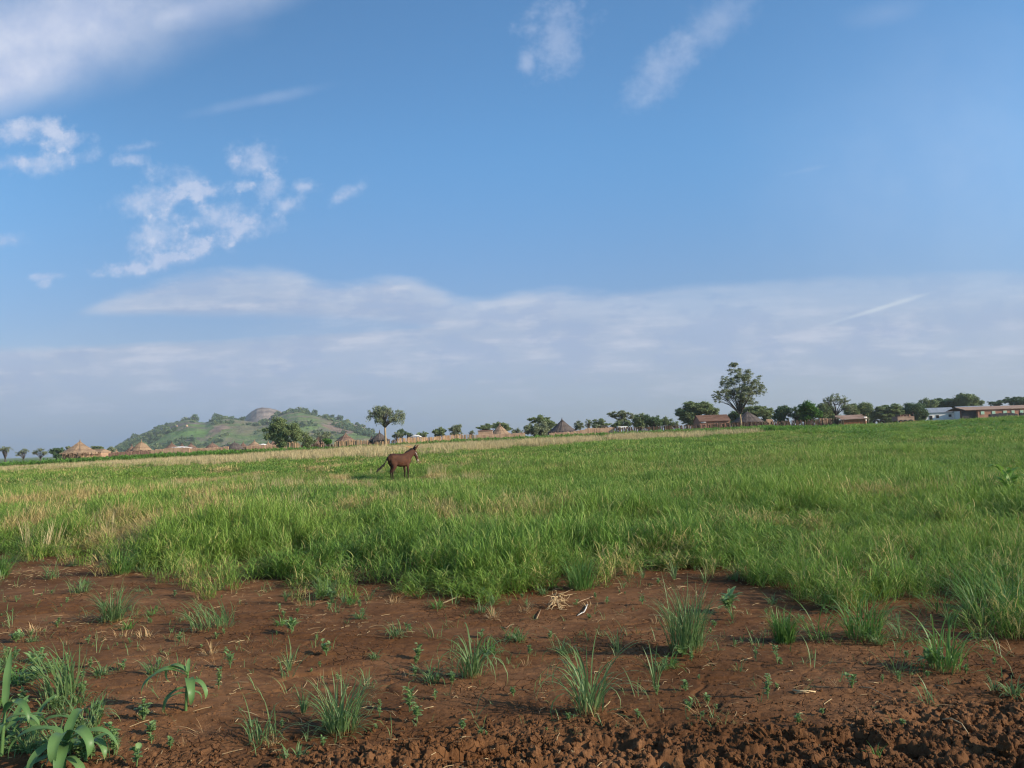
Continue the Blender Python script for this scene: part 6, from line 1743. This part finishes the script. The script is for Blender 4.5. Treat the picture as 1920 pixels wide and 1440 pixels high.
# people ---------------------------------------------------------------------
def person(label, u, y, shirt, legs, rz=0.0, s=1.0, walk=0.12, zfix=0.0):
    p_ = col_at(u, y); t_ = thing('person', label, 'person', (p_.x, p_.y, p_.z + zfix), rz, 'people near the buildings'); t_.scale = (s, s, s)
    skinm = M['skin']; N_ = [(0, 0, 0.96, (0.13, 0.10))]; E_ = []
    ch = chain(N_, E_, [(0, 0, 1.12, (0.12, 0.09)), (0, 0, 1.32, (0.15, 0.10)), (0, 0, 1.44, (0.10, 0.08)), (0, 0, 1.52, 0.05), (0, 0.01, 1.60, (0.075, 0.09)), (0, 0.01, 1.69, (0.07, 0.085))], 0)
    for q in (1, -1):
        chain(N_, E_, [(0.19 * q, 0, 1.38, 0.055), (0.23 * q, 0.01, 1.12, 0.042), (0.24 * q, 0.06 * q, 0.90, 0.032), (0.24 * q, 0.08 * q, 0.80, 0.036)], 3)
        chain(N_, E_, [(0.09 * q, 0, 0.86, 0.085), (0.10 * q, walk * q * 0.5, 0.50, 0.058), (0.10 * q, walk * q, 0.10, 0.04), (0.10 * q, walk * q + 0.10, 0.03, 0.04)], 0)
    skin('body', N_, E_, skinm, t_, sub=1)
    MB().lathe([(0.155, 0.88), (0.15, 1.0), (0.165, 1.2), (0.185, 1.36), (0.11, 1.46), (0.06, 1.49)], 14, wob=lambda i, k, a: (-0.05 * abs(math.sin(a)), 0)).build('shirt', M[shirt], parent=t_, smooth=True)
    for q in (1, -1):
        MB().tube([(0.09 * q, 0, 0.92), (0.10 * q, walk * q * 0.5, 0.50), (0.10 * q, walk * q, 0.12)], [0.115, 0.085, 0.075], 10).build('trouser_leg', M[legs], parent=t_, smooth=True)
        MB().tube([(0.15 * q, 0, 1.42), (0.21 * q, 0, 1.30), (0.235 * q, 0.01, 1.12)], [0.07, 0.068, 0.062], 8).build('sleeve', M[shirt], parent=t_, smooth=True)
    MB().lathe([(0.082, 1.66), (0.086, 1.71), (0.06, 1.765), (0.01, 1.785)], 12, (0, -0.005, 0)).build('hair', M['donkey_dark'], parent=t_, smooth=True)
    return t_


M['skin'] = simple_mat('skin', (0.10, 0.05, 0.03), (0.14, 0.07, 0.045), 6, 0.5)
person('person in a white shirt standing at the end of the red shed', 1624, 97, 'white', 'mud_brown', R(30), 0.95)
person('person in dark clothes standing by the wall of the second white shed', 1805, 170, 'dark_wall', 'mud_brown', R(-20), 1.0, zfix=0.9)
person('person in dark clothes behind the crops beside the brown trailer', 1713, 112, 'dark_wall', 'dark_wall', R(80), 0.95)

# ------------------------------------------------------------------ air
m, n, o = new_mat('haze_air'); vp = n.nodes.new('ShaderNodeVolumePrincipled')
vp.inputs['Color'].default_value = (0.86, 0.92, 1.0, 1); vp.inputs['Density'].default_value = 0.00019; vp.inputs['Anisotropy'].default_value = 0.1
n.links.new(vp.outputs[0], o.inputs['Volume'])
hb = MB().box((0, 900, 55), (3600, 2000, 124)).build('haze', m); tag(hb, kind='stuff')

# ------------------------------------------------------------------ one label for each repeated small plant: which one it is
MARKS = [('tall upright column tuft', 1288, 1226), ('large open arching tuft', 1105, 1350), ('thick dark green tuft', 640, 1372), ('sprawling ragged tuft', 490, 1395),
         ('arching tuft footed by weeds', 885, 1275), ('feathery leaning tuft', 212, 1166), ('low combed over tuft', 400, 1182), ('spiky orange based tuft', 148, 1116),
         ('narrow bright tuft', 1470, 1206), ('full bright tuft', 1622, 1200), ('fountain shaped tuft', 1775, 1262), ('wide tall clump', 1850, 1165), ('dry root tangle', 1045, 1138),
         ('bent maize seedling', 348, 1338), ('largest maize seedling', 118, 1440), ('round stubble clump', 60, 1188), ('flattened straw heap', 228, 1196), ('bushy grey green weed', 1368, 1150),
         ('reddish stemmed tuft', 1230, 1300), ('sparse bare stemmed tuft', 1680, 1266), ('bright block of grass', 1090, 1108), ('short clump by the grass edge', 612, 1118),
         ('looping leaved seedling', 768, 1336), ('vivid sprout among the clods', 1646, 1440), ('bright dense edge tuft', 228, 1078), ('white bleached stick', 1092, 1152)]
MARKS = [(n_, on_ground(u, min(v, 1438))) for n_, u, v in MARKS]
ORD = 'nearest second third fourth fifth sixth seventh eighth ninth tenth eleventh twelfth thirteenth fourteenth fifteenth sixteenth seventeenth eighteenth nineteenth twentieth'.split()
KINDS_ = {'short grass sprigs along the front edge of the stand': 'field edge grass sprig', 'short grass sprigs on the open soil': 'short grass sprig', 'tiny weed seedlings on the bare soil': 'tiny weed seedling',
          'weeds in the near corner': 'light green weed', 'grass tufts in the near corner': 'bluish grass tuft'}
buckets = {}
for o_ in list(COL.objects):
    gname = o_.get('group')
    if o_.parent is None and gname in KINDS_:
        best = min(MARKS, key=lambda q: (q[1] - o_.location).xy.length); dv = o_.location - best[1]
        if abs(dv.x) > abs(dv.y): w_ = 'right of' if dv.x > 0 else 'left of'
        else: w_ = 'behind' if dv.y > 0 else 'in front of'
        buckets.setdefault((KINDS_[gname], w_, best[0]), []).append((dv.xy.length, o_))
for (kd, w_, mk), L in buckets.items():
    L.sort(key=lambda q: q[0])
    for i, (dd, o_) in enumerate(L):
        o_['label'] = '%s %s the %s' % (kd, w_, mk) if len(L) == 1 else '%s %s %s the %s' % (ORD[min(i, 19)], kd, w_, mk)
hl = sorted([o_ for o_ in COL.objects if o_.name.startswith('hill_tree')], key=lambda q: q.location.x)
ORD2 = ['first'] + ORD[1:] + ['twenty-first', 'twenty-second']
for i, o_ in enumerate(hl): o_['label'] = '%s small tree along the hill skyline counted from its low left end' % ORD2[i]
